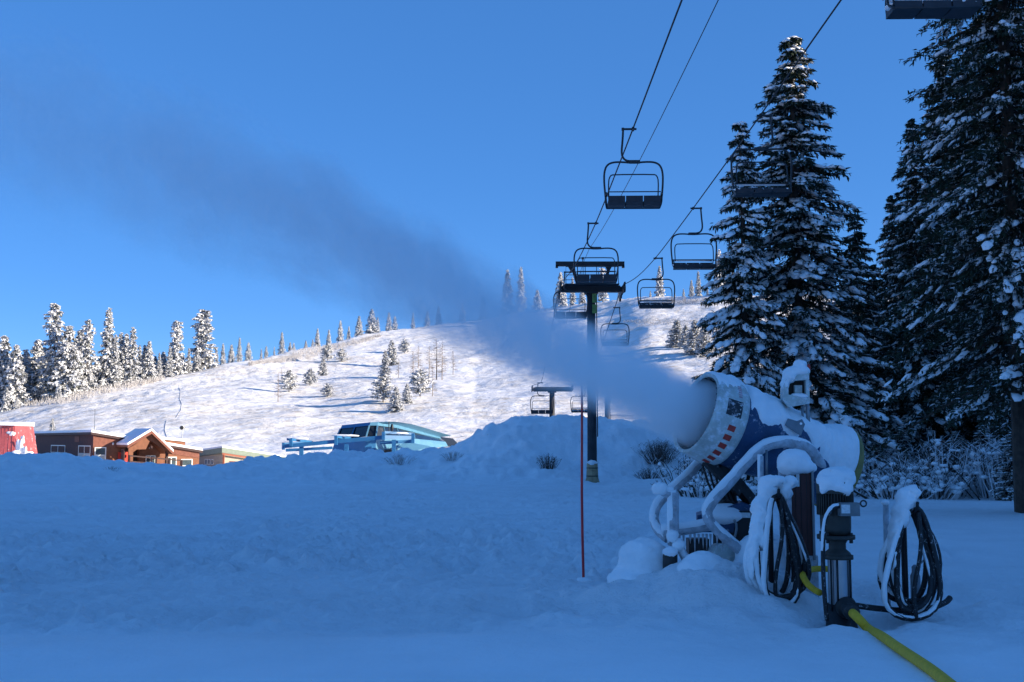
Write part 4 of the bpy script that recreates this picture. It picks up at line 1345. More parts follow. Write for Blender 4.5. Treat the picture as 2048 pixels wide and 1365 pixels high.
def make_chair():
    root = thing("chairlift_chair", "chair", "chairlift chair", (0, 0, 0))
    g = MB().tube([(.10, 0, 0), (-.30, 0, 0)], .032, 8).box((.0, 0, .0), (.07, .20, .08)).box((-.29, 0, 0), (.07, .08, .07))
    g.build("grip", 'steel', root, local=True)
    MB().tube([(-.28, 0, 0), (-.30, 0, -.35), (-.335, 0, -.68), (-.30, 0, -.83), (-.20, 0, -.925), (.05, 0, -.94)], .030, 8, smooth=2).build("hanger", 'steel', root, True, local=True)
    MB().box((.04, 0, -.955), (.30, .12, .08)).build("hanger_clamp", 'steel', root, local=True)
    top = [(-.80, 0, -1.95), (-.835, 0, -1.55), (-.83, 0, -1.25), (-.76, 0, -1.05), (-.60, 0, -.965), (-.35, 0, -.955), (0, 0, -.99), (.35, 0, -.955), (.60, 0, -.965), (.76, 0, -1.05), (.83, 0, -1.25), (.835, 0, -1.55),
           (.80, 0, -1.95)]
    bail = MB().tube(top, .028, 8, smooth=2)
    for s in (-1, 1):
        bail.tube([(s * .80, 0, -1.95), (s * .79, .05, -2.14), (s * .75, .22, -2.25)], .026, 8, smooth=1)
    bail.tube([(-.75, .22, -2.25), (.75, .22, -2.25)], .024, 8)
    bail.build("bail_frame", 'steel', root, True, local=True)
    MB().tube([(-.70, .10, -1.98), (-.71, .02, -1.5), (-.66, -.02, -1.36), (-.58, -.02, -1.325), (.58, -.02, -1.325), (.66, -.02, -1.36), (.71, .02, -1.5), (.70, .10, -1.98)], .019, 7, smooth=1).build("safety_bar", 'steel', root, True, local=True)
    MB().tube([(-.74, -.24, -2.02), (-.74, -.26, -1.88), (.74, -.26, -1.88), (.74, -.24, -2.02)], .017, 6).build("back_rail", 'steel', root, True, local=True)
    for k in (-1, 0, 1):
        b = MB().box((k * .50, -.02, -2.19), (.475, .50, .14))
        b.build("seat_pad", 'pad', root, local=True)
        R = Matrix.Rotation(.14, 3, 'X')
        MB().box((k * .50, -.265, -2.07), (.475, .05, .15), R).build("backrest_pad", 'pad', root, local=True)
    for s in (-1, 1):
        MB().tube([(s * .78, -.26, -1.9), (s * .79, .0, -1.93), (s * .76, .20, -2.0), (s * .75, .22, -2.2)], .018, 6, smooth=1).build("armrest", 'steel', root, True, local=True)
    return root


def add_seat_snow(root):
    rng = random.Random(hash(root.name) & 255)
    s = MB()
    for k in range(7):
        s.blob((-.66 + k * .22, rng.uniform(-.05, .06), -2.135), (.16, .20, .045), 8, 5, .3, rng)
    s.tube([(-.72, -.285, -1.915), (0, -.285, -1.91), (.72, -.285, -1.915)], [.03, .026, .03], 6, wob=.5)
    o = s.build("seat_snow", 'snow', root, True, local=True)


proto = make_chair()


def copy_tree(o, parent=None):
    c = o.copy()
    COL.objects.link(c)
    c.parent = parent
    for ch in o.children:
        copy_tree(ch, c)
    return c


CHAIRS = [(-1, 30.2, "empty lift chair hanging highest on the left cable against open sky"),
          (-1, 40.5, "empty lift chair hanging right in front of the tower head"),
          (-1, 52.6, "empty lift chair left of the tower, dimmed by the edge of the spray"),
          (-1, 79.0, "small distant lift chair low over the sunlit slope left of the second tower"),
          (1, 18.4, "lift chair cut off by the top edge above the dark wood"),
          (1, 29.6, "lift chair with snow on its seat in front of the tall spruces"),
          (1, 39.4, "empty lift chair on the right cable beside the slim spruce, against sky"),
          (1, 48.2, "lowest near lift chair right of the tower above the crest"),
          (1, 63.5, "lift chair just past the tower, half lost in the spray"),
          (1, 86.0, "distant lift chair mostly hidden behind the tower pole and spray")]
src = list(proto.children)
for k, (side, Y, lab) in enumerate(CHAIRS):
    o = proto if k == 0 else copy_tree(proto)
    o["label"] = lab
    o["group"] = "chairs on the chairlift"
    xs = 0.0
    if Y < 19:
        xs = .15
    o.location = (rope_x(side, Y) + xs, Y, rope_z(side, Y))
    o.rotation_euler = (0, 0, (0 if side < 0 else math.pi) - .026)
for o in list(COL.objects):
    if o.name.startswith("chairlift_chair") and o.location.x > rope_x(-1, o.location.y) + 1:
        add_seat_snow(o)


def build_tower(Y, label, zarm, detail=True, pole_r=.25):
    cx = (rope_x(-1, Y) + rope_x(1, Y)) / 2
    zg = gz(cx, Y)
    root = thing("lift_tower", label, "lift tower", (cx, Y, zg), group="chairlift towers")
    MB().lathe((cx, Y, zg - 1), (0, 0, 1), [(0, pole_r * 1.1), (zarm - zg + .85, pole_r * .92)], 20, True, True).build("pole", 'pole', root, True)
    g = GAUGE / 2
    MB().box((cx, Y, zarm), (GAUGE - .25, .42, .36)).box((cx, Y, zarm - .22), (.75, .6, .12)).build("cross_beam", 'steel_black', root)
    cwk = MB().box((cx, Y - .65, zarm + .16), (GAUGE - .5, .55, .05))
    cwk.box((cx, Y + .65, zarm + .16), (GAUGE - .5, .55, .05))
    cwk.build("catwalk", 'steel_black', root)
    for s in (-1, 1):
        x = cx + s * g
        a = MB().beam((x, Y - 1.5, zarm + .12), (x, Y + 1.5, zarm - .12 if Y < 70 else zarm + .1), .08, .16)
        sh = a.build("sheave_beam", 'steel_black', root)
        for q in (-1.25, -.75, -.25, .25, .75, 1.25):
            zc = rope_z(s, Y + q) - .24
            MB().lathe((x - .05, Y + q, zc), (1, 0, 0), [(0, .08), (.0, .21), (.03, .23), (.05, .19), (.07, .23), (.1, .21), (.1, .08)], 16, True, True).build("sheave_wheel", 'steel', sh, True)
        MB().beam((cx + s * (g - .35), Y, zarm + .05), (x, Y, zarm - .02), .3, .25).build("arm_bracket", 'steel_black', sh)
    if detail:
        zt = zarm + 1.42
        top = MB().box((cx - .05, Y, zt), (3.85, .22, .26))
        for s in (-1, 1):
            top.box((cx - .05 + s * 1.86, Y, zt - .16), (.14, .22, .12))
            top.prism([(cx - .05 + s * 1.25, Y - .11, zt - .12), (cx - .05 + s * .85, Y - .11, zt - .12), (cx - .05 + s * .98, Y - .11, zt - .42), (cx - .05 + s * 1.08, Y - .11, zt - .42)], (0, .22, 0))
        top.build("lifting_beam", 'steel_black', root)
        for s in (-1, 1):
            MB().beam((cx + s * .72, Y, zarm + .15), (cx + s * 1.05, Y, zt - .1), .17, .17, up=(0, 1, 0)).build("lifting_strut", 'steel_black', root)
        for yy in (-.92, .92):
            r = MB()
            r.tube([(cx - 1.45, Y + yy, zarm + .15), (cx - 1.45, Y + yy, zarm + 1.12), (cx + 1.45, Y + yy, zarm + 1.12), (cx + 1.45, Y + yy, zarm + .15)], .022, 6)
            r.tube([(cx - 1.45, Y + yy, zarm + .66), (cx + 1.45, Y + yy, zarm + .66)], .018, 6)
            for xx in (-.5, .5):
                r.tube([(cx + xx, Y + yy, zarm + .15), (cx + xx, Y + yy, zarm + 1.12)], .018, 6)
            r.build("catwalk_railing", 'steel', root, True)
        for s in (-1, 1):
            MB().tube([(cx + s * .32, Y, zt - .1), (cx + s * .32, Y, zt - .7), (cx + s * .42, Y, zt - .78), (cx + s * .85, Y, zt - .78)], .02, 6).build("rope_catcher", 'steel', root, True)
        cl = comm[7]
        MB().beam((cx - .45, Y, zt + .1), (cx - .45, Y, 11.8), .05, .05).box((cx - .45, Y, 11.74), (.12, .25, .10)).build("signal_bracket", 'steel', root)
        for z in (zarm - .55, zarm - 1.15):
            MB().box((cx + .16, Y - pole_r - .02, z), (.24, .02, .5)).build("number_plate", 'green_plate', root)
        # ladder
        ld = MB()
        for s in (-1, 1):
            ld.tube([(cx + .30 + s * .0, Y - .1 + s * .2, zg + 2.5), (cx + .30, Y - .1 + s * .2, zarm)], .016, 5)
        for z in np.arange(zg + 2.7, zarm, .32):
            ld.tube([(cx + .30, Y - .3, z), (cx + .30, Y + .1, z)], .011, 4)
        ld.build("ladder", 'steel', root)
        # crash padding round the foot
        pd = MB().lathe((cx, Y, zg - .1), (0, 0, 1), [(0, .46), (.15, .40), (.35, .34), (1.12, .31), (1.16, .27)], 10, False, False)
        pdo = pd.build("crash_pad", 'foam', root)
        for z in (.42, .86):
            MB().lathe((cx, Y, zg - .1 + z), (0, 0, 1), [(0, .345 - .03 * z), (.0, .355 - .03 * z), (.05, .355 - .03 * z), (.05, .345 - .03 * z)], 10).build("strap", 'steel_black', pdo)
        MB().blob((cx, Y - .22, zg + 1.08), (.26, .14, .16), 10, 7, .3).build("pad_snow", 'snow', root, True)
    return root


build_tower(60.0, "dark chairlift tower with lifting frame and tan padded foot", 10.0)
build_tower(95.0, "farther chairlift tower behind the mound with its head lost in spray", 6.0, detail=False)

# red-roofed lift hut behind the mound, and a plain dark post beside it
t = thing("lift_hut", "low red lift shack with snowy roof peeking over the mound", "hut", (5.9, 92.0, gz(5.9, 92)))
zt = at(1150, 834, 92).z
MB().box((5.6, 92, zt - 1.8), (2.1, 1.8, 3.0)).build("wall", 'barn_red', t)
MB().box((5.6, 92, zt - .18), (2.4, 2.2, .24)).build("roof", 'barn_red', t)
MB().blob((5.6, 92, zt - .05), (1.2, 1.1, .22), 16, 8, .2, flat_bottom=True).build("roof_snow", 'snow', t, True)
x, Y = (1215 - 1024) / F * 97, 97.0
t = thing("short_post", "dark post standing behind the mound right of the lift tower", "post", (x, Y, gz(x, Y)))
MB().lathe((x, Y, gz(x, Y) - .3), (0, 0, 1), [(0, .28), (at(1215, 788, Y).z - gz(x, Y), .26)], 14, True, True).build("shaft", 'pole', t, True)
MB().box((x + 1.3, Y, at(1215, 835, Y).z), (2.0, .3, .3)).blob((x + 1.3, Y, at(1215, 835, Y).z + .2), (1.2, .25, .12), 10, 6, .2).build("cross_bar", 'rime', t)

# red marker pole
b = at(1168, 1143, 12.9)
b.z = gz(b.x, b.y)
q = at(1164, 765, 12.95)
t = thing("marker_pole", "thin red marker pole stuck upright in the snow", "pole", b)
MB().tube([b - Vector((0, 0, .3)), b.lerp(q, .35) + Vector((-.018, 0, 0)), b.lerp(q, .7) + Vector((-.008, 0, 0)), q], [.016, .016, .014, .012], 8, smooth=1).build("shaft", 'marker_red', t, True)
MB().blob(b, (.10, .08, .05), 10, 6, .2).build("base_snow", 'snow', t, True)


# ------------------------------------------------------------------ snow gun
def frosted_tube(root, pts, r, name, sub=2, snow=True, mat='rime'):
    o = MB().tube(pts, r, 12, smooth=sub, wob=.06).build(name, mat, root, True)
    if snow:
        P = [Vector(p) + Vector((-.2 * r, -.1 * r, .45 * r)) for p in pts]
        MB().tube(P, r * .86, 10, smooth=sub, wob=.16).build("tube_snow", 'snow', o, True)
    return o


def build_gun():
    M = at(1390, 825, 11.7)
    d = Vector((-.895, -.27, .335)).normalized()
    back = -d
    base = at(1470, 1160, 11.6)
    root = thing("snow_gun", "blue and white fan snow gun blowing spray, crusted with snow", "snow gun", (base.x, base.y, gz(base.x, base.y)))
    up = (Vector((0, 0, 1)) - d * d.z).normalized()
    side = d.cross(up)
    if side.y > 0:
        side = -side                      # towards the camera

    def surf(s, ang, rad):
        """Point round the barrel: ang 0 is up, positive towards the camera."""
        return M + back * s + (up * math.cos(ang) + side * math.sin(ang)) * rad
    ring_prof = [(.02, .415), (0.0, .435), (.0, .452), (.03, .460), (.27, .492), (.35, .488), (.39, .465), (.40, .42)]
    ring = MB().lathe(M, back, ring_prof, 64).build("nozzle_ring", 'gun_white', root, True)
    MB().lathe(M, back, [(.02, .416), (.40, .40), (.75, .36)], 48).build("throat", 'dark', root, True)

    def rad_at(s, prof):
        return float(np.interp(s, [a for a, _ in prof], [b for _, b in prof]))
    rp = [(.0, .452), (.03, .460), (.27, .492), (.35, .488)]

    def patch(s0, s1, a0, a1, mat, name, parent, lift=.003, n=6):
        mb = MB()
        vs, fs = [], []
        for i in range(n + 1):
            a = a0 + (a1 - a0) * i / n
            for s in (s0, s1):
                vs.append(surf(s, a, rad_at(s, rp) + lift))
        for i in range(n):
            fs.append((2 * i, 2 * i + 1, 2 * i + 3, 2 * i + 2))
        o = mb.add(vs, fs).build(name, mat, parent)
        return o
    for k in range(6):
        a = math.radians(99 + 12.5 * k)
        patch(.19, .27, a, a + math.radians(7.2), 'red_mark', "red_square", ring)
    patch(.12, .29, math.radians(66), math.radians(88), 'black_decal', "black_decal", ring)
    for k in range(6):
        a = math.radians(40 + 3.6 * k)
        patch(.235, .275, a, a + math.radians(2.4), 'faint_red', "faded_letter", ring, n=2)
    # inner hub, blades, water nozzles round the rim
    MB().lathe(M, back, [(.18, .03), (.20, .10), (.32, .15), (.70, .16)], 24, True).build("hub_cone", 'dark', root, True)
    for k in range(12):
        a = 2 * math.pi * k / 12
        MB().prism([surf(.30, a, .15), surf(.46, a + .28, .15), surf(.46, a + .28, .385), surf(.30, a, .385)], back * .006).build("vane", 'dark', root)
    for k in range(30):
        a = 2 * math.pi * k / 30
        MB().lathe(surf(.03, a, .405), d, [(-.02, .009), (.02, .008), (.024, .004)], 6, True, True).build("spray_nozzle", 'galv', ring)
    # barrel
    body_prof = [(.38, .43), (.44, .445), (.80, .43), (1.15, .385), (1.38, .355), (1.52, .37), (1.66, .41), (1.78, .455)]
    body = MB().lathe(M, back, body_prof, 64).build("barrel", 'gun_blue', root, True)
    MB().lathe(M, back, [(1.775, .457), (1.79, .475), (1.84, .478), (1.86, .46), (1.86, .38), (1.80, .37)], 48).build("rear_rim", 'yellow_rim', root, True)
    MB().lathe(M, back, [(1.83, .02), (1.83, .40)], 24).build("intake_guard", 'dark', root)

    def snow_blanket(s0, s1, a_lo, a_hi, prof, thick, seed, name="barrel_snow", edge=.18):
        ns, na = 46, 40
        rng = np.random.default_rng(seed)
        S, A = np.meshgrid(np.linspace(0, 1, ns), np.linspace(-1, 1, na), indexing='ij')
        wob = 1 + edge * 2.2 * fbm(S * 6 + seed, np.sign(A) * 3 + S * 2.0, 4, seed)
        lo, hi = math.radians(a_lo), math.radians(a_hi)
        mid, half = (lo + hi) / 2, (hi - lo) / 2
        ang = mid + half * A * wob
        s = s0 + (s1 - s0) * S
        t = np.clip(1 - np.abs(A) ** 3, 0, 1) * np.clip(np.minimum(S, 1 - S) * 14, 0, 1)
        th = thick * (t ** .6) * (.65 + .8 * np.maximum(fbm(S * 9, A * 4, 4, seed + 9) + .45, 0)) - .006 * (1 - t)
        r = np.interp(s, [a for a, _ in prof], [b for _, b in prof]) + th
        Mv, bv, uv, sv = (np.array(q) for q in (M, back, up, side))
        P = Mv + bv * s[..., None] + (uv * np.cos(ang)[..., None] + sv * np.sin(ang)[..., None]) * r[..., None]
        mb = MB()
        mb.add([tuple(p) for p in P.reshape(-1, 3)], [(i * na + j, i * na + j + 1, (i + 1) * na + j + 1, (i + 1) * na + j) for i in range(ns - 1) for j in range(na - 1)])
        return mb.build(name, 'snow', root, True)
    snow_blanket(.41, 1.50, -80, 74, body_prof, .055, 3)
    snow_blanket(1.36, 1.79, -85, 112, body_prof, .050, 5, edge=.10)
    snow_blanket(.01, .37, -60, 42, rp, .030, 7)
    # bracket plate with hole, on the near flank
    c = surf(.93, math.radians(68), .47)
    pl = MB()
    ax, ay = back, (Vector((0, 0, 1)) - back * back.z).normalized()
    poly = [(-.10, -.03), (.11, -.07), (.12, .06), (.07, .10), (.02, .06), (-.09, .05)]
    pl.prism([c + ax * a + ay * b for a, b in poly], Vector((0, -.03, 0)))
    plo = pl.build("lifting_bracket", 'galv', root)
    MB().lathe(c + ax * .07 + ay * .05 + Vector((0, -.034, 0)), (0, -1, 0), [(0, .001), (0, .014)], 12).build("bracket_hole", 'snow', plo)
    # blue access boss low on the rear flank
    MB().lathe(surf(1.42, math.radians(112), .33), side, [(0, .13), (.06, .12), (.10, .08), (.105, .0)], 20).build("access_cover", 'gun_blue', root, True)
    # yoke arms and stand, rime-crusted tube
    a1 = [at(px, py, Y) for px, py, Y in ((1645, 935, 11.75), (1622, 897, 11.55), (1585, 884, 11.42), (1535, 888, 11.35), (1505, 912, 11.3), (1462, 962, 11.25), (1424, 1002, 11.2), (1411, 1028, 11.2), (1425, 1052, 11.2), (1460, 1084, 11.2), (1505, 1120, 11.3))]
    frosted_tube(root, a1, .056, "yoke_arm")
    a2 = [at(px, py, Y) for px, py, Y in ((1412, 912, 12.3), (1385, 942, 12.2), (1345, 980, 12.0), (1316, 1006, 11.9), (1306, 1034, 11.85), (1314, 1060, 11.8), (1336, 1078, 11.7))]
    frosted_tube(root, a2, .052, "yoke_arm")
    frosted_tube(root, [at(1346, 985, 11.3), at(1346, 1040, 11.3), at(1347, 1090, 11.35)], .060, "stand_post", 0)
    frosted_tube(root, [at(1348, 988, 11.3), at(1332, 986, 11.3), at(1317, 974, 11.3)], .055, "post_handle", 1)
    frosted_tube(root, [at(1326, 1064, 11.5), at(1380, 1058, 11.5), at(1425, 1050, 11.45)], .060, "cross_tube", 1)
    frosted_tube(root, [at(1348, 1085, 11.35), at(1362, 1100, 11.3), at(1376, 1128, 11.25)], .045, "brace", 0)
    jack = MB().lathe(at(1340, 1160, 11.2), (0.02, 0, 1), [(0, .075), (.28, .075), (.30, .05)], 14, True, True).build("jack_leg", 'dark', root, True)
    MB().blob(at(1341, 1105, 11.2), (.09, .09, .06), 10, 6, .2).build("jack_snow", 'snow', jack, True)
    for k, (px, py) in enumerate(((1345, 1072), (1358, 1090), (1320, 978))):
        MB().blob(at(px, py, 11.22), (.075, .07, .065), 10, 7, .3).build("frost_lump", 'snow', root, True)
    # icicles
    for k in range(11):
        px = 1352 + k * 9 + RNG.uniform(-3, 3)
        q = at(px, 1068, 11.45)
        MB().lathe(q, (0, 0, -1), [(0, .014), (.05, .010), (RNG.uniform(.09, .24), .001)], 6).build("icicle", 'rime', root, True)
    # blue compressor box with black end
    cB = at(1447, 1034, 12.0)
    R = Matrix.Rotation(math.radians(-8), 3, 'Z')
    box = MB()
    w, dd, h = .58, .5, .30
    prof = [(-w / 2, -h / 2), (w / 2, -h / 2), (w / 2, h / 2 - .02), (w / 2 - .10, h / 2 + .02), (-w / 2, h / 2 - .12)]
    box.prism([cB + R @ Vector((a, -dd / 2, b)) for a, b in prof], R @ Vector((0, dd, 0)))
    bo = box.build("compressor_box", 'gun_blue', root)
    MB().prism([cB + R @ Vector((a, -dd / 2 - .006, b)) for a, b in ((.06, -h / 2 - .12), (w / 2, -h / 2 - .12), (w / 2, h / 2 - .06), (.14, h / 2 - .07))], R @ Vector((0, -.012, 0))).build("black_panel", 'steel_black', bo)
    MB().prism([cB + R @ Vector((a, -dd / 2 - .022, b)) for a, b in ((.16, .01), (.27, .01), (.27, .065), (.16, .065))], R @ Vector((0, -.004, 0))).build("white_plate", 'white_label', bo)
    MB().blob(cB + Vector((-.02, -.16, .03)), (.20, .20, .12), 14, 9, .25).build("box_snow", 'snow', bo, True)
    MB().tube([at(1468, 1040, 11.6), at(1474, 1052, 11.6), at(1470, 1075, 11.6), at(1462, 1085, 11.6)], .014, 6, smooth=1).build("grab_handle", 'galv', bo, True)
    # slewing column and clutter under the barrel
    MB().lathe(at(1455, 1110, 12.05), (0, 0, 1), [(0, .16), (.35, .15), (.55, .10), (.80, .09)], 18, True, True).build("slew_column", 'dark', root, True)
    MB().beam(surf(.45, math.radians(180), .42), at(1500, 1000, 12.1), .10, .12).build("tilt_link", 'dark', root)
    MB().beam(surf(.25, math.radians(170), .47), at(1478, 985, 11.9), .07, .09).build("tilt_link", 'dark', root)
    cab = MB()
    for k in range(6):
        a = at(1405 + 12 * k, 930 + 6 * k, 11.9 + .05 * (k % 3)); e = at(1450 + 8 * k, 1000 + 3 * k, 11.9)
        cab.tube([a, a.lerp(e, .5) + Vector((-.03, 0, -.12)), e], .013, 5, smooth=2)
    cab.build("wiring_loom", 'dark', root, True)
    # white tank and axle
    MB().lathe(at(1452, 1112, 11.5), (.2, -1, 0), [(-.25, .02), (-.25, .11), (.0, .125), (.03, .10), (.04, .02)], 18, True, True).build("air_tank", 'gun_white', root, True)
    MB().box(at(1395, 1092, 11.9), (.22, .20, .16)).build("gear_case", 'dark', root)
    # wheels buried under domes of snow
    for px, py, Y, r in ((1287, 1122, 11.5, .25), (1407, 1158, 10.95, .27), (1528, 1118, 11.25, .30)):
        c = at(px, py, Y)
        wl = MB().lathe(c + Vector((0, .05, -.10)), (.2, -1, 0), [(-.08, .10), (-.08, .17), (-.05, .20), (.05, .20), (.08, .17), (.08, .10)], 20, True, True).build("wheel", 'rubber', root, True)
        lumps("wheel_snow", [(c, (r, r * .95, r * .92)), (c + Vector((.12, .05, -.15)), (r, r, r * .7)), (c + Vector((-.14, .0, -.2)), (r, r, r * .6)), (c + Vector((.0, -.15, -.24)), (r * .9, r, r * .5))], wl, res=.045, crust=.03, scale=5)
    # flood lamp on its own post
    pb = at(1622, 930, 11.9); pt = at(1612, 770, 11.75)
    post = MB().tube([pb, pb.lerp(pt, .5), pt], .021, 10).build("lamp_post", 'galv', root, True)
    MB().tube([pb + Vector((-.06, 0, .1)), at(1604, 812, 11.75)], .014, 8).build("lamp_conduit", 'galv', root, True)
    o = at(1566, 800, 11.6)
    rx = Vector((1, -.12, .0)).normalized(); ry = Vector((.12, 1, 0)).normalized(); rz = Vector((0, 0, 1))
    H = lambda a, b, c: o + rx * a + ry * b + rz * c
    hs_ = MB()
    # hollow housing: left cheek, back, top slope, bottom, right jamb
    hs_.prism([H(0, 0, 0), H(.06, 0, -.08), H(.06, 0, .27), H(.035, 0, .21), H(0, 0, .13)], ry * .22)
    hs_.prism([H(.06, 0, -.08), H(.28, 0, -.04), H(.28, 0, .02), H(.06, 0, .055)], ry * .22)
    hs_.prism([H(.06, 0, .20), H(.28, 0, .215), H(.28, 0, .32), H(.16, 0, .31), H(.06, 0, .27)], ry * .22)
    hs_.prism([H(.245, 0, .02), H(.28, 0, .02), H(.28, 0, .22), H(.245, 0, .22)], ry * .22)
    lh = hs_.build("lamp_housing", 'gun_white', root)
    MB().prism([H(.06, .17, .03), H(.25, .17, .02), H(.25, .17, .21), H(.06, .17, .21)], ry * .02).build("lamp_reflector", 'dark', lh)
    MB().box(H(.175, .12, .10), (.08, .05, .12)).build("lamp_bulb_cover", 'gun_white', lh)
    lumps("lamp_snow", [(H(.16, .10, .31), (.13, .12, .06)), (H(.20, .10, .38), (.07, .07, .055)), (H(.08, .07, .25), (.07, .10, .07)), (H(.03, .08, .17), (.045, .09, .07)), (H(.24, .08, .31), (.06, .1, .05))], lh, res=.016, crust=.008)
    lumps("lamp_snow", [(H(.17, .05, .05), (.085, .07, .025)), (H(.22, .03, .035), (.06, .05, .02))], lh, res=.016, crust=.006)
    MB().blob(H(.285, .05, .34), (.02, .02, .05), 8, 6, 0).build("red_beacon", 'red_mark', lh, True)
    return M, d


GUN_M, GUN_D = build_gun()


# ------------------------------------------------------------------ electrical pedestal, pump, cable coils, hoses
def build_pedestal():
    Y = 10.75
    c = at(1605, 1112, Y)
    g = gz(c.x, Y)
    root = thing("electrical_pedestal", "tall narrow brown-red electrical box under a dome of snow", "electrical box", (c.x, Y, g))
    zt = at(1605, 940, Y).z
    w = .20
    MB().box((c.x, Y + .10, (c.z + zt) / 2), (w, .20, zt - c.z)).build("cabinet", 'brown_box', root)
    for s in (-1, 1):
        MB().box((c.x + s * (w / 2 + .012), Y + .09, (c.z + zt) / 2 - .02), (.022, .23, zt - c.z + .04)).build("side_rail", 'galv' if s > 0 else 'rime', root)
    for s in (-.055, .0, .055):
        MB().box((c.x + s, Y - .002, (c.z + zt) / 2), (.004, .004, zt - c.z - .03)).build("seam", 'steel_black', root)
    MB().box((c.x - .03, Y - .004, zt - .10), (.032, .006, .13)).build("label_sticker", 'white_label', root)
    MB().box((c.x + .02, Y + .1, (c.z + g) / 2 - .1), (.26, .22, c.z - g + .2)).build("plinth", 'rime', root)
    MB().box((c.x - .15, Y + .12, (c.z + zt) / 2 + .12), (.07, .07, zt - c.z - .15)).build("frosted_conduit", 'rime', root)
    frosted_tube(root, [at(1521, 912, 11.0), at(1521, 940, 11.0), at(1522, 985, 11.0)], .03, "frosted_pipe", 0)
    MB().tube([at(1533, 900, 11.1), at(1534, 975, 11.1)], .012, 6).build("thin_rod", 'galv', root, True)
    lumps("snow_dome", [((c.x - .035, Y + .08, zt + .075), (.165, .17, .125)), ((c.x + .06, Y + .06, zt + .02), (.10, .13, .06)), ((c.x - .10, Y + .06, zt + .03), (.09, .12, .08)), ((c.x - .02, Y - .02, zt + .02), (.13, .06, .05))], root, res=.022, crust=.012)


build_pedestal()


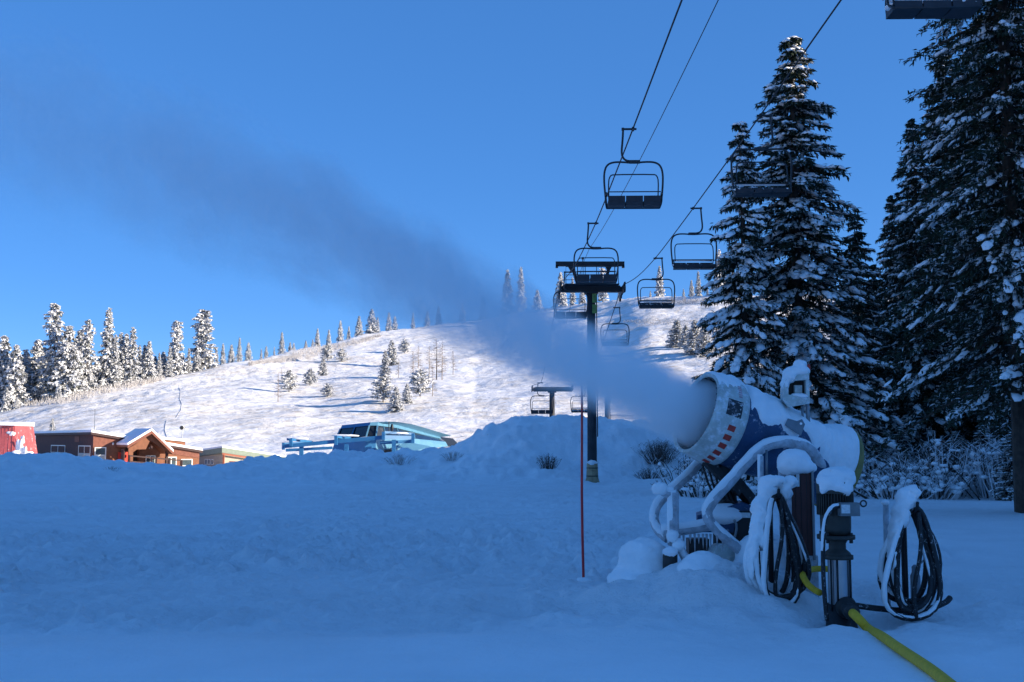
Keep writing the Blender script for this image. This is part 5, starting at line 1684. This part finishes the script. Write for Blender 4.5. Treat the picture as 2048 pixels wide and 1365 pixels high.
def build_pump():
    Y = 9.75
    cx = (1664 - 1024) / F * Y
    Z = lambda py: at(1664, py, Y).z
    g = gz(cx, Y)
    root = thing("booster_pump", "upright pump with finned dark motor and stainless steel barrel", "pump", (cx, Y, g))
    r = .155
    zt, zb = Z(962), Z(1068)
    mo = MB().lathe((cx, Y, zb), (0, 0, 1), [(0, r * .82), (.05, r * .86), (zt - zb, r * .9), (zt - zb + .02, r * .6)], 32, True, True).build("motor", 'motor', root, True)
    for k in range(40):
        a = 2 * math.pi * k / 40
        R = Matrix.Rotation(a, 3, 'Z')
        MB().box(Vector((cx, Y, (zb + zt) / 2 + .08)) + R @ Vector((r * .94, 0, 0)), (.03, .007, (zt - zb) * .62), R).build("cooling_fin", 'motor', mo)
    MB().lathe((cx, Y, zt - .11), (0, 0, 1), [(0, r * 1.04), (.10, r * 1.06), (.13, r * .9), (.135, 0)], 32).build("fan_cowl", 'motor', mo, True)
    lumps("snow_dome", [((cx + .02, Y, zt + .05), (r * .95, r, .075)), ((cx - .08, Y - .03, zt + .0), (r * .55, r * .8, .06)), ((cx + .09, Y - .04, zt + .01), (r * .5, r * .7, .08)), ((cx - .02, Y - .12, zt - .03), (r * .7, .06, .07)),
                        ((cx + .07, Y - .12, zt - .07), (.05, .05, .06)), ((cx - .11, Y - .09, zt - .07), (.05, .05, .05))], root, res=.02, crust=.014)
    # terminal box with plate and eyebolt
    tb = MB().box((cx + .06, Y - r - .04, Z(1016)), (.17, .09, .115)).build("terminal_box", 'grey_box', mo)
    MB().box((cx + .02, Y - r - .088, Z(1015)), (.075, .006, .075)).build("rating_plate", 'white_label', mo)
    ring = MB()
    ring.tube([Vector((cx + .215, Y - .12, Z(1006))) + Vector((math.cos(a) * .026, 0, math.sin(a) * .026)) for a in np.linspace(0, 2 * math.pi, 17)], .007, 6, caps=False)
    ring.tube([(cx + .13, Y - .12, Z(1006)), (cx + .19, Y - .12, Z(1006))], .008, 6)
    ring.build("eyebolt", 'steel_black', mo, True)
    # flange, lantern, lower flange
    fl = MB().lathe((cx, Y, Z(1078)), (0, 0, 1), [(0, .12), (0, .165), (.035, .165), (.035, .13)], 24, True, True).build("upper_flange", 'motor', root, True)
    for k in range(4):
        a = math.pi / 4 + k * math.pi / 2
        MB().lathe((cx + .145 * math.cos(a), Y + .145 * math.sin(a), Z(1078) - .03), (0, 0, 1), [(0, .016), (.09, .016)], 6, True, True).build("bolt", 'steel_black', fl)
    MB().lathe((cx + .01, Y, Z(1112)), (0, 0, 1), [(0, .125), (.03, .11), (.06, .075), (.11, .075), (.155, .10)], 20, True, True).build("coupling_lantern", 'motor', root, True)
    MB().lathe((cx + .01, Y, Z(1118)), (0, 0, 1), [(0, .10), (0, .135), (.035, .135), (.035, .10)], 24, True, True).build("lower_flange", 'motor', root, True)
    # stainless barrel with tie rods
    MB().lathe((cx + .02, Y, Z(1212)), (0, 0, 1), [(0, .098), (Z(1118) - Z(1212), .098)], 32).build("stainless_barrel", 'inox', root, True)
    for a in (-2.5, -2.0, -.9, .3, 1.5):
        MB().tube([(cx + .02 + .115 * math.cos(a), Y + .115 * math.sin(a), Z(1220)), (cx + .02 + .115 * math.cos(a), Y + .115 * math.sin(a), Z(1115))], .009, 6).build("tie_rod", 'steel_black', root, True)
    MB().lathe((cx + .03, Y, g - .12), (0, 0, 1), [(0, .20), (.10, .19), (.16, .14), (Z(1208) - g + .12, .12)], 24, True, True).build("pump_foot", 'steel_black', root, True)
    # outlet towards the yellow hose
    o = Vector((cx + .05, Y - .05, Z(1212))); e = at(1702, 1224, 9.45)
    ou = MB().lathe(o, e - o, [(0, .10), ((e - o).length * .5, .085), ((e - o).length * .5, .065), ((e - o).length * .85, .06), ((e - o).length, .068), ((e - o).length + .04, .07), ((e - o).length + .06, .055)], 20, True, True)
    ou.build("outlet_coupling", 'dark', root, True)
    # cable from terminal box down to the snow
    pts = [Vector((cx - .03, Y - r - .05, Z(1010))), Vector((cx - .10, Y - r - .08, Z(1012))), Vector((cx - .165, Y - r - .06, Z(1040))), Vector((cx - .17, Y - r - .02, Z(1100))), Vector((cx - .165, Y - r, Z(1170))), Vector((cx - .15, Y - r - .02, Z(1235)))]
    MB().tube(pts, .020, 8, smooth=2).build("power_cable", 'rubber', root, True)
    MB().tube([p + Vector((-.006, -.008, .012)) for p in pts[:4]], .016, 7, smooth=2, wob=.3).build("cable_snow", 'snow', root, True)


build_pump()


def hose_coil(name, label, cx_px, Y, y_top, y_bot, half_px, n, seed, snowcap):
    rng = random.Random(seed)
    heavy = seed == 1
    top = at(cx_px, y_top, Y)
    g = gz(top.x, Y)
    root = thing(name, label, "cable coil", (top.x, Y, g), group="cable coils hung on posts")
    hx = half_px / F * Y
    H = top.z - at(cx_px, y_bot, Y).z
    for k in range(n):
        w0 = hx * rng.uniform(.62, 1.05); hh = H * rng.uniform(.88, 1.03)
        dx = rng.uniform(-.03, .03); dy = (k - n / 2) * .036
        pts = []
        for a in np.linspace(0, 2 * math.pi, 33)[:-1]:
            v = (1 - math.cos(a)) / 2                # 0 at the top
            wv = w0 * math.sin(a) * (0.32 + .95 * v ** .8) / 1.06
            pts.append(Vector((top.x + dx * v * 2 + wv + .02 * math.sin(3 * a + k), Y + dy + .03 * math.sin(a + k), top.z + .02 - hh * v)))
        pts.append(pts[0])
        lp = MB().tube(pts, .0255, 8, caps=False).build("cable_loop", 'rubber', root, True)
        left = [p + Vector((-.012, -.014, .006)) for p in pts[17:31]]
        if k % 2 == 0 or heavy:
            MB().tube(left, [.010, .024, .026, .024, .026, .020], 8, wob=.45, rng=rng).build("loop_snow", 'snow', lp, True)
        if k % 3 == 0:
            low = [p + Vector((-.004, -.010, .014)) for p in pts[11:19]]
            MB().tube(low, [.008, .021, .018, .008], 7, wob=.5, rng=rng).build("loop_snow", 'snow', lp, True)
        if k % 3 == 1:
            rt = [p + Vector((-.012, -.013, .004)) for p in pts[5:11]]
            MB().tube(rt, [.006, .017, .012, .017, .006], 7, wob=.7, rng=rng).build("loop_snow", 'snow', lp, True)
    # crossing tail
    MB().tube([top + Vector((.03, -.12, -.02)), top + Vector((.05, -.13, -H * .35)), top + Vector((-.05, -.14, -H * .75)), top + Vector((-.02, -.12, -H * 1.0))], .020, 8, smooth=2).build("cable_tail", 'rubber', root, True)
    # post and hook
    MB().tube([(top.x + .0, Y + .18, g - .3), (top.x + .0, Y + .18, top.z + .16)], .028, 10).build("post", 'steel_black', root, True)
    MB().tube([(top.x, Y + .18, top.z + .10), (top.x, Y, top.z - .03), (top.x, Y - .16, top.z - .01), (top.x, Y - .19, top.z + .07)], .014, 7, smooth=1).build("hook", 'steel_black', root, True)
    lumps("snow_cap", [(at(px, py, Y - .06), (a, .11, b)) for px, py, a, b in snowcap], root, res=.024, crust=.022, scale=11)
    return root


hose_coil("cable_coil", "snow-plastered coil of black cable hanging left of the brown electrical box", 1548, 10.35, 992, 1212, 58, 7, 1,
          ((1534, 985, .085, .12), (1522, 1020, .075, .13), (1514, 1055, .06, .14), (1548, 962, .11, .05), (1506, 1095, .045, .15), (1570, 985, .06, .09), (1524, 1080, .04, .10), (1502, 1135, .03, .12), (1582, 965, .05, .05)))
hose_coil("cable_coil", "coil of black cable hanging alone on a post right of the pump", 1820, 9.75, 1018, 1234, 62, 6, 2,
          ((1812, 1000, .075, .09), (1800, 1030, .055, .11), (1789, 1065, .04, .13), (1826, 985, .05, .06), (1783, 1110, .028, .13)))
# a second thin post and a small silver bottle-like fitting beside the right coil
x, Y = (1818 - 1024) / F * 10.1, 10.1
t = thing("water_hydrant", "small galvanised hydrant in the snow seen through the right cable coil", "hydrant", (x, Y, gz(x, Y)))
MB().lathe((x, Y, gz(x, Y) - .1), (0, 0, 1), [(0, .045), (.42, .045), (.45, .03), (.50, .03), (.52, .012)], 16, True, True).build("barrel", 'galv', t, True)
MB().tube([(x, Y, gz(x, Y) + .40), (x + .06, Y, gz(x, Y) + .44), (x + .10, Y, gz(x, Y) + .47)], .010, 6).build("handle", 'galv', t, True)
x, Y = (1762 - 1024) / F * 10.2, 10.2
t = thing("pipe_post", "frosted pipe post on the left side of the right cable coil", "post", (x, Y, gz(x, Y)))
MB().tube([(x, Y, gz(x, Y) - .2), (x + .01, Y, at(1764, 1008, Y).z)], .026, 10).build("shaft", 'rime', t, True)
MB().blob((x + .01, Y, at(1764, 1006, Y).z), (.04, .04, .03), 8, 6, .2).build("snow_cap", 'snow', t, True)

# yellow hoses
hp = [at(1700, 1222, 9.47), at(1716, 1236, 9.25)]
for px, py in ((1738, 1262), (1762, 1284), (1790, 1308), (1826, 1336), (1866, 1368), (1915, 1410), (1970, 1460)):
    x, Y = ground_hit(px, py, 4.0, 12.0)
    hp.append((x, Y, gz(x, Y) + .035))
tag(MB().tube(hp, [.039, .039, .039, .039, .039], 14, smooth=2).build("yellow_hose", 'yellow_hose', smooth=True), "yellow water hose running from the pump across the snow to the frame's bottom", "hose")
hp = [at(*q) for q in ((1612, 1160, 10.3), (1608, 1146, 10.45), (1625, 1138, 10.6), (1650, 1138, 10.6), (1675, 1140, 10.6), (1700, 1141, 10.6))]
hp2 = [at(*q) for q in ((1604, 1150, 10.2), (1614, 1168, 10.15), (1628, 1180, 10.1), (1640, 1186, 10.0))]
tag(MB().tube(hp2[::-1] + hp[1:], .030, 12, smooth=2).build("yellow_hose", 'yellow_hose', smooth=True), "short yellow hose bend half buried behind the pump", "hose")
# dark pipe lying in the snow behind the pump towards the right coil
pp = [at(*q) for q in ((1690, 1208, 9.75), (1740, 1216, 9.75), (1800, 1222, 9.75), (1850, 1222, 9.8), (1892, 1206, 9.9), (1900, 1196, 9.95))]
pp = [(p.x, p.y, max(p.z, gz(p.x, p.y) - .01)) for p in pp]
tag(MB().tube(pp, .026, 10, smooth=2).build("supply_pipe", 'rubber', smooth=True), "dark pipe lying in the snow between pump and right cable coil", "pipe")


# ------------------------------------------------------------------ the spray
def build_spray():
    ctl = [(1392, 828, 11.72), (1100, 700, 11.35), (850, 556, 11.1), (500, 390, 10.9), (100, 268, 10.8), (-300, 190, 10.75)]
    P = np.array([at(*c) for c in ctl])
    x0 = P[0, 0]
    s = x0 - P[:, 0]
    cz = np.polyfit(s, P[:, 2], 3)
    cy = np.polyfit(s, P[:, 1], 2)
    rad = lambda q: .42 + .125 * q
    # closed domain round the axis
    mb = MB()
    pts, rr = [], []
    for q in np.linspace(-.10, s[-1], 40):
        qq = max(q, 0)
        pts.append((x0 - q, float(np.polyval(cy, q)), float(np.polyval(cz, q))))
        rr.append(rad(qq) * 1.12 if q > .25 else .40 + .2 * max(q, 0))
    mb.tube(pts, rr, 20)
    m = bpy.data.materials.new("snow_spray")
    m.use_nodes = True
    nt = m.node_tree
    N, L = nt.nodes, nt.links
    N.clear()
    out = N.new("ShaderNodeOutputMaterial")
    vol = N.new("ShaderNodeVolumePrincipled")
    vol.inputs["Color"].default_value = (0.995, 0.996, 0.997, 1)
    vol.inputs["Anisotropy"].default_value = 0.15
    L.new(vol.outputs[0], out.inputs["Volume"])
    geo = N.new("ShaderNodeNewGeometry")
    sep = N.new("ShaderNodeSeparateXYZ")
    L.new(geo.outputs["Position"], sep.inputs[0])

    def mt(op, a, b=None, c=None):
        k = N.new("ShaderNodeMath"); k.operation = op
        for i, v in enumerate((a, b, c)):
            if v is None:
                continue
            if isinstance(v, (int, float)):
                k.inputs[i].default_value = float(v)
            else:
                L.new(v, k.inputs[i])
        return k.outputs[0]
    sv = mt('MAXIMUM', mt('SUBTRACT', x0, sep.outputs["X"]), 0.0)

    def poly(co):
        r = co[0]
        for c in co[1:]:
            r = mt('ADD', mt('MULTIPLY', r, sv), c)
        return r
    zc = poly([float(v) for v in cz]); yc = poly([float(v) for v in cy])
    dz = mt('SUBTRACT', sep.outputs["Z"], zc); dy = mt('SUBTRACT', sep.outputs["Y"], yc)
    dist = mt('SQRT', mt('ADD', mt('MULTIPLY', dz, dz), mt('MULTIPLY', dy, dy)))
    # billows stretched along the jet
    comb = N.new("ShaderNodeCombineXYZ")
    L.new(mt('MULTIPLY', sv, 0.75), comb.inputs[0]); L.new(dy, comb.inputs[1]); L.new(dz, comb.inputs[2])
    nz = N.new("ShaderNodeTexNoise")
    nz.inputs["Scale"].default_value = 1.9
    nz.inputs["Detail"].default_value = 4
    nz.inputs["Roughness"].default_value = 0.6
    L.new(comb.outputs[0], nz.inputs["Vector"])
    nz2 = N.new("ShaderNodeTexNoise")          # finer shreds falling out of the jet
    nz2.inputs["Scale"].default_value = 5.5
    nz2.inputs["Detail"].default_value = 5
    nz2.inputs["Roughness"].default_value = 0.65
    comb2 = N.new("ShaderNodeCombineXYZ")
    L.new(mt('MULTIPLY', sv, 0.9), comb2.inputs[0]); L.new(dy, comb2.inputs[1]); L.new(mt('MULTIPLY', dz, 0.55), comb2.inputs[2])
    L.new(comb2.outputs[0], nz2.inputs["Vector"])
    nn = mt('ADD', mt('SUBTRACT', nz.outputs["Fac"], 0.5), mt('MULTIPLY', mt('SUBTRACT', nz2.outputs["Fac"], 0.5), 0.55))
    rr_ = mt('ADD', 0.40, mt('MULTIPLY', sv, 0.105))
    amp = mt('MINIMUM', mt('ADD', 0.30, mt('MULTIPLY', sv, 0.40)), 1.6)
    rel = mt('ADD', mt('DIVIDE', dist, rr_), mt('MULTIPLY', nn, amp))
    fall = mt('MAXIMUM', mt('SUBTRACT', 1.0, mt('MULTIPLY', rel, mt('ABSOLUTE', rel))), 0.0)
    fall = mt('MINIMUM', fall, 1.0)
    soft = mt('POWER', fall, mt('MINIMUM', mt('ADD', 1.0, mt('MULTIPLY', sv, 0.25)), 1.7))
    # thins with distance from the mouth
    d1 = mt('MULTIPLY', 14.0, mt('POWER', 2.718, mt('MULTIPLY', sv, -0.55)))
    d2 = mt('MULTIPLY', 0.7, mt('POWER', 2.718, mt('MULTIPLY', sv, -0.24)))
    mr = N.new("ShaderNodeMapRange")           # denser and thinner shreds inside the jet
    mr.inputs["From Min"].default_value = 0.34; mr.inputs["From Max"].default_value = 0.66
    mr.inputs["To Min"].default_value = 0.30; mr.inputs["To Max"].default_value = 1.75
    L.new(nz2.outputs["Fac"], mr.inputs["Value"])
    dens = mt('MULTIPLY', mt('MULTIPLY', mt('ADD', d1, d2), soft), mr.outputs["Result"])
    L.new(dens, vol.inputs["Density"])
    MAT['spray'] = m
    o = mb.build("snow_spray", 'spray', smooth=True)
    tag(o, "plume of fine snow blown up and left from the gun", None, kind="stuff")
    return o


build_spray()
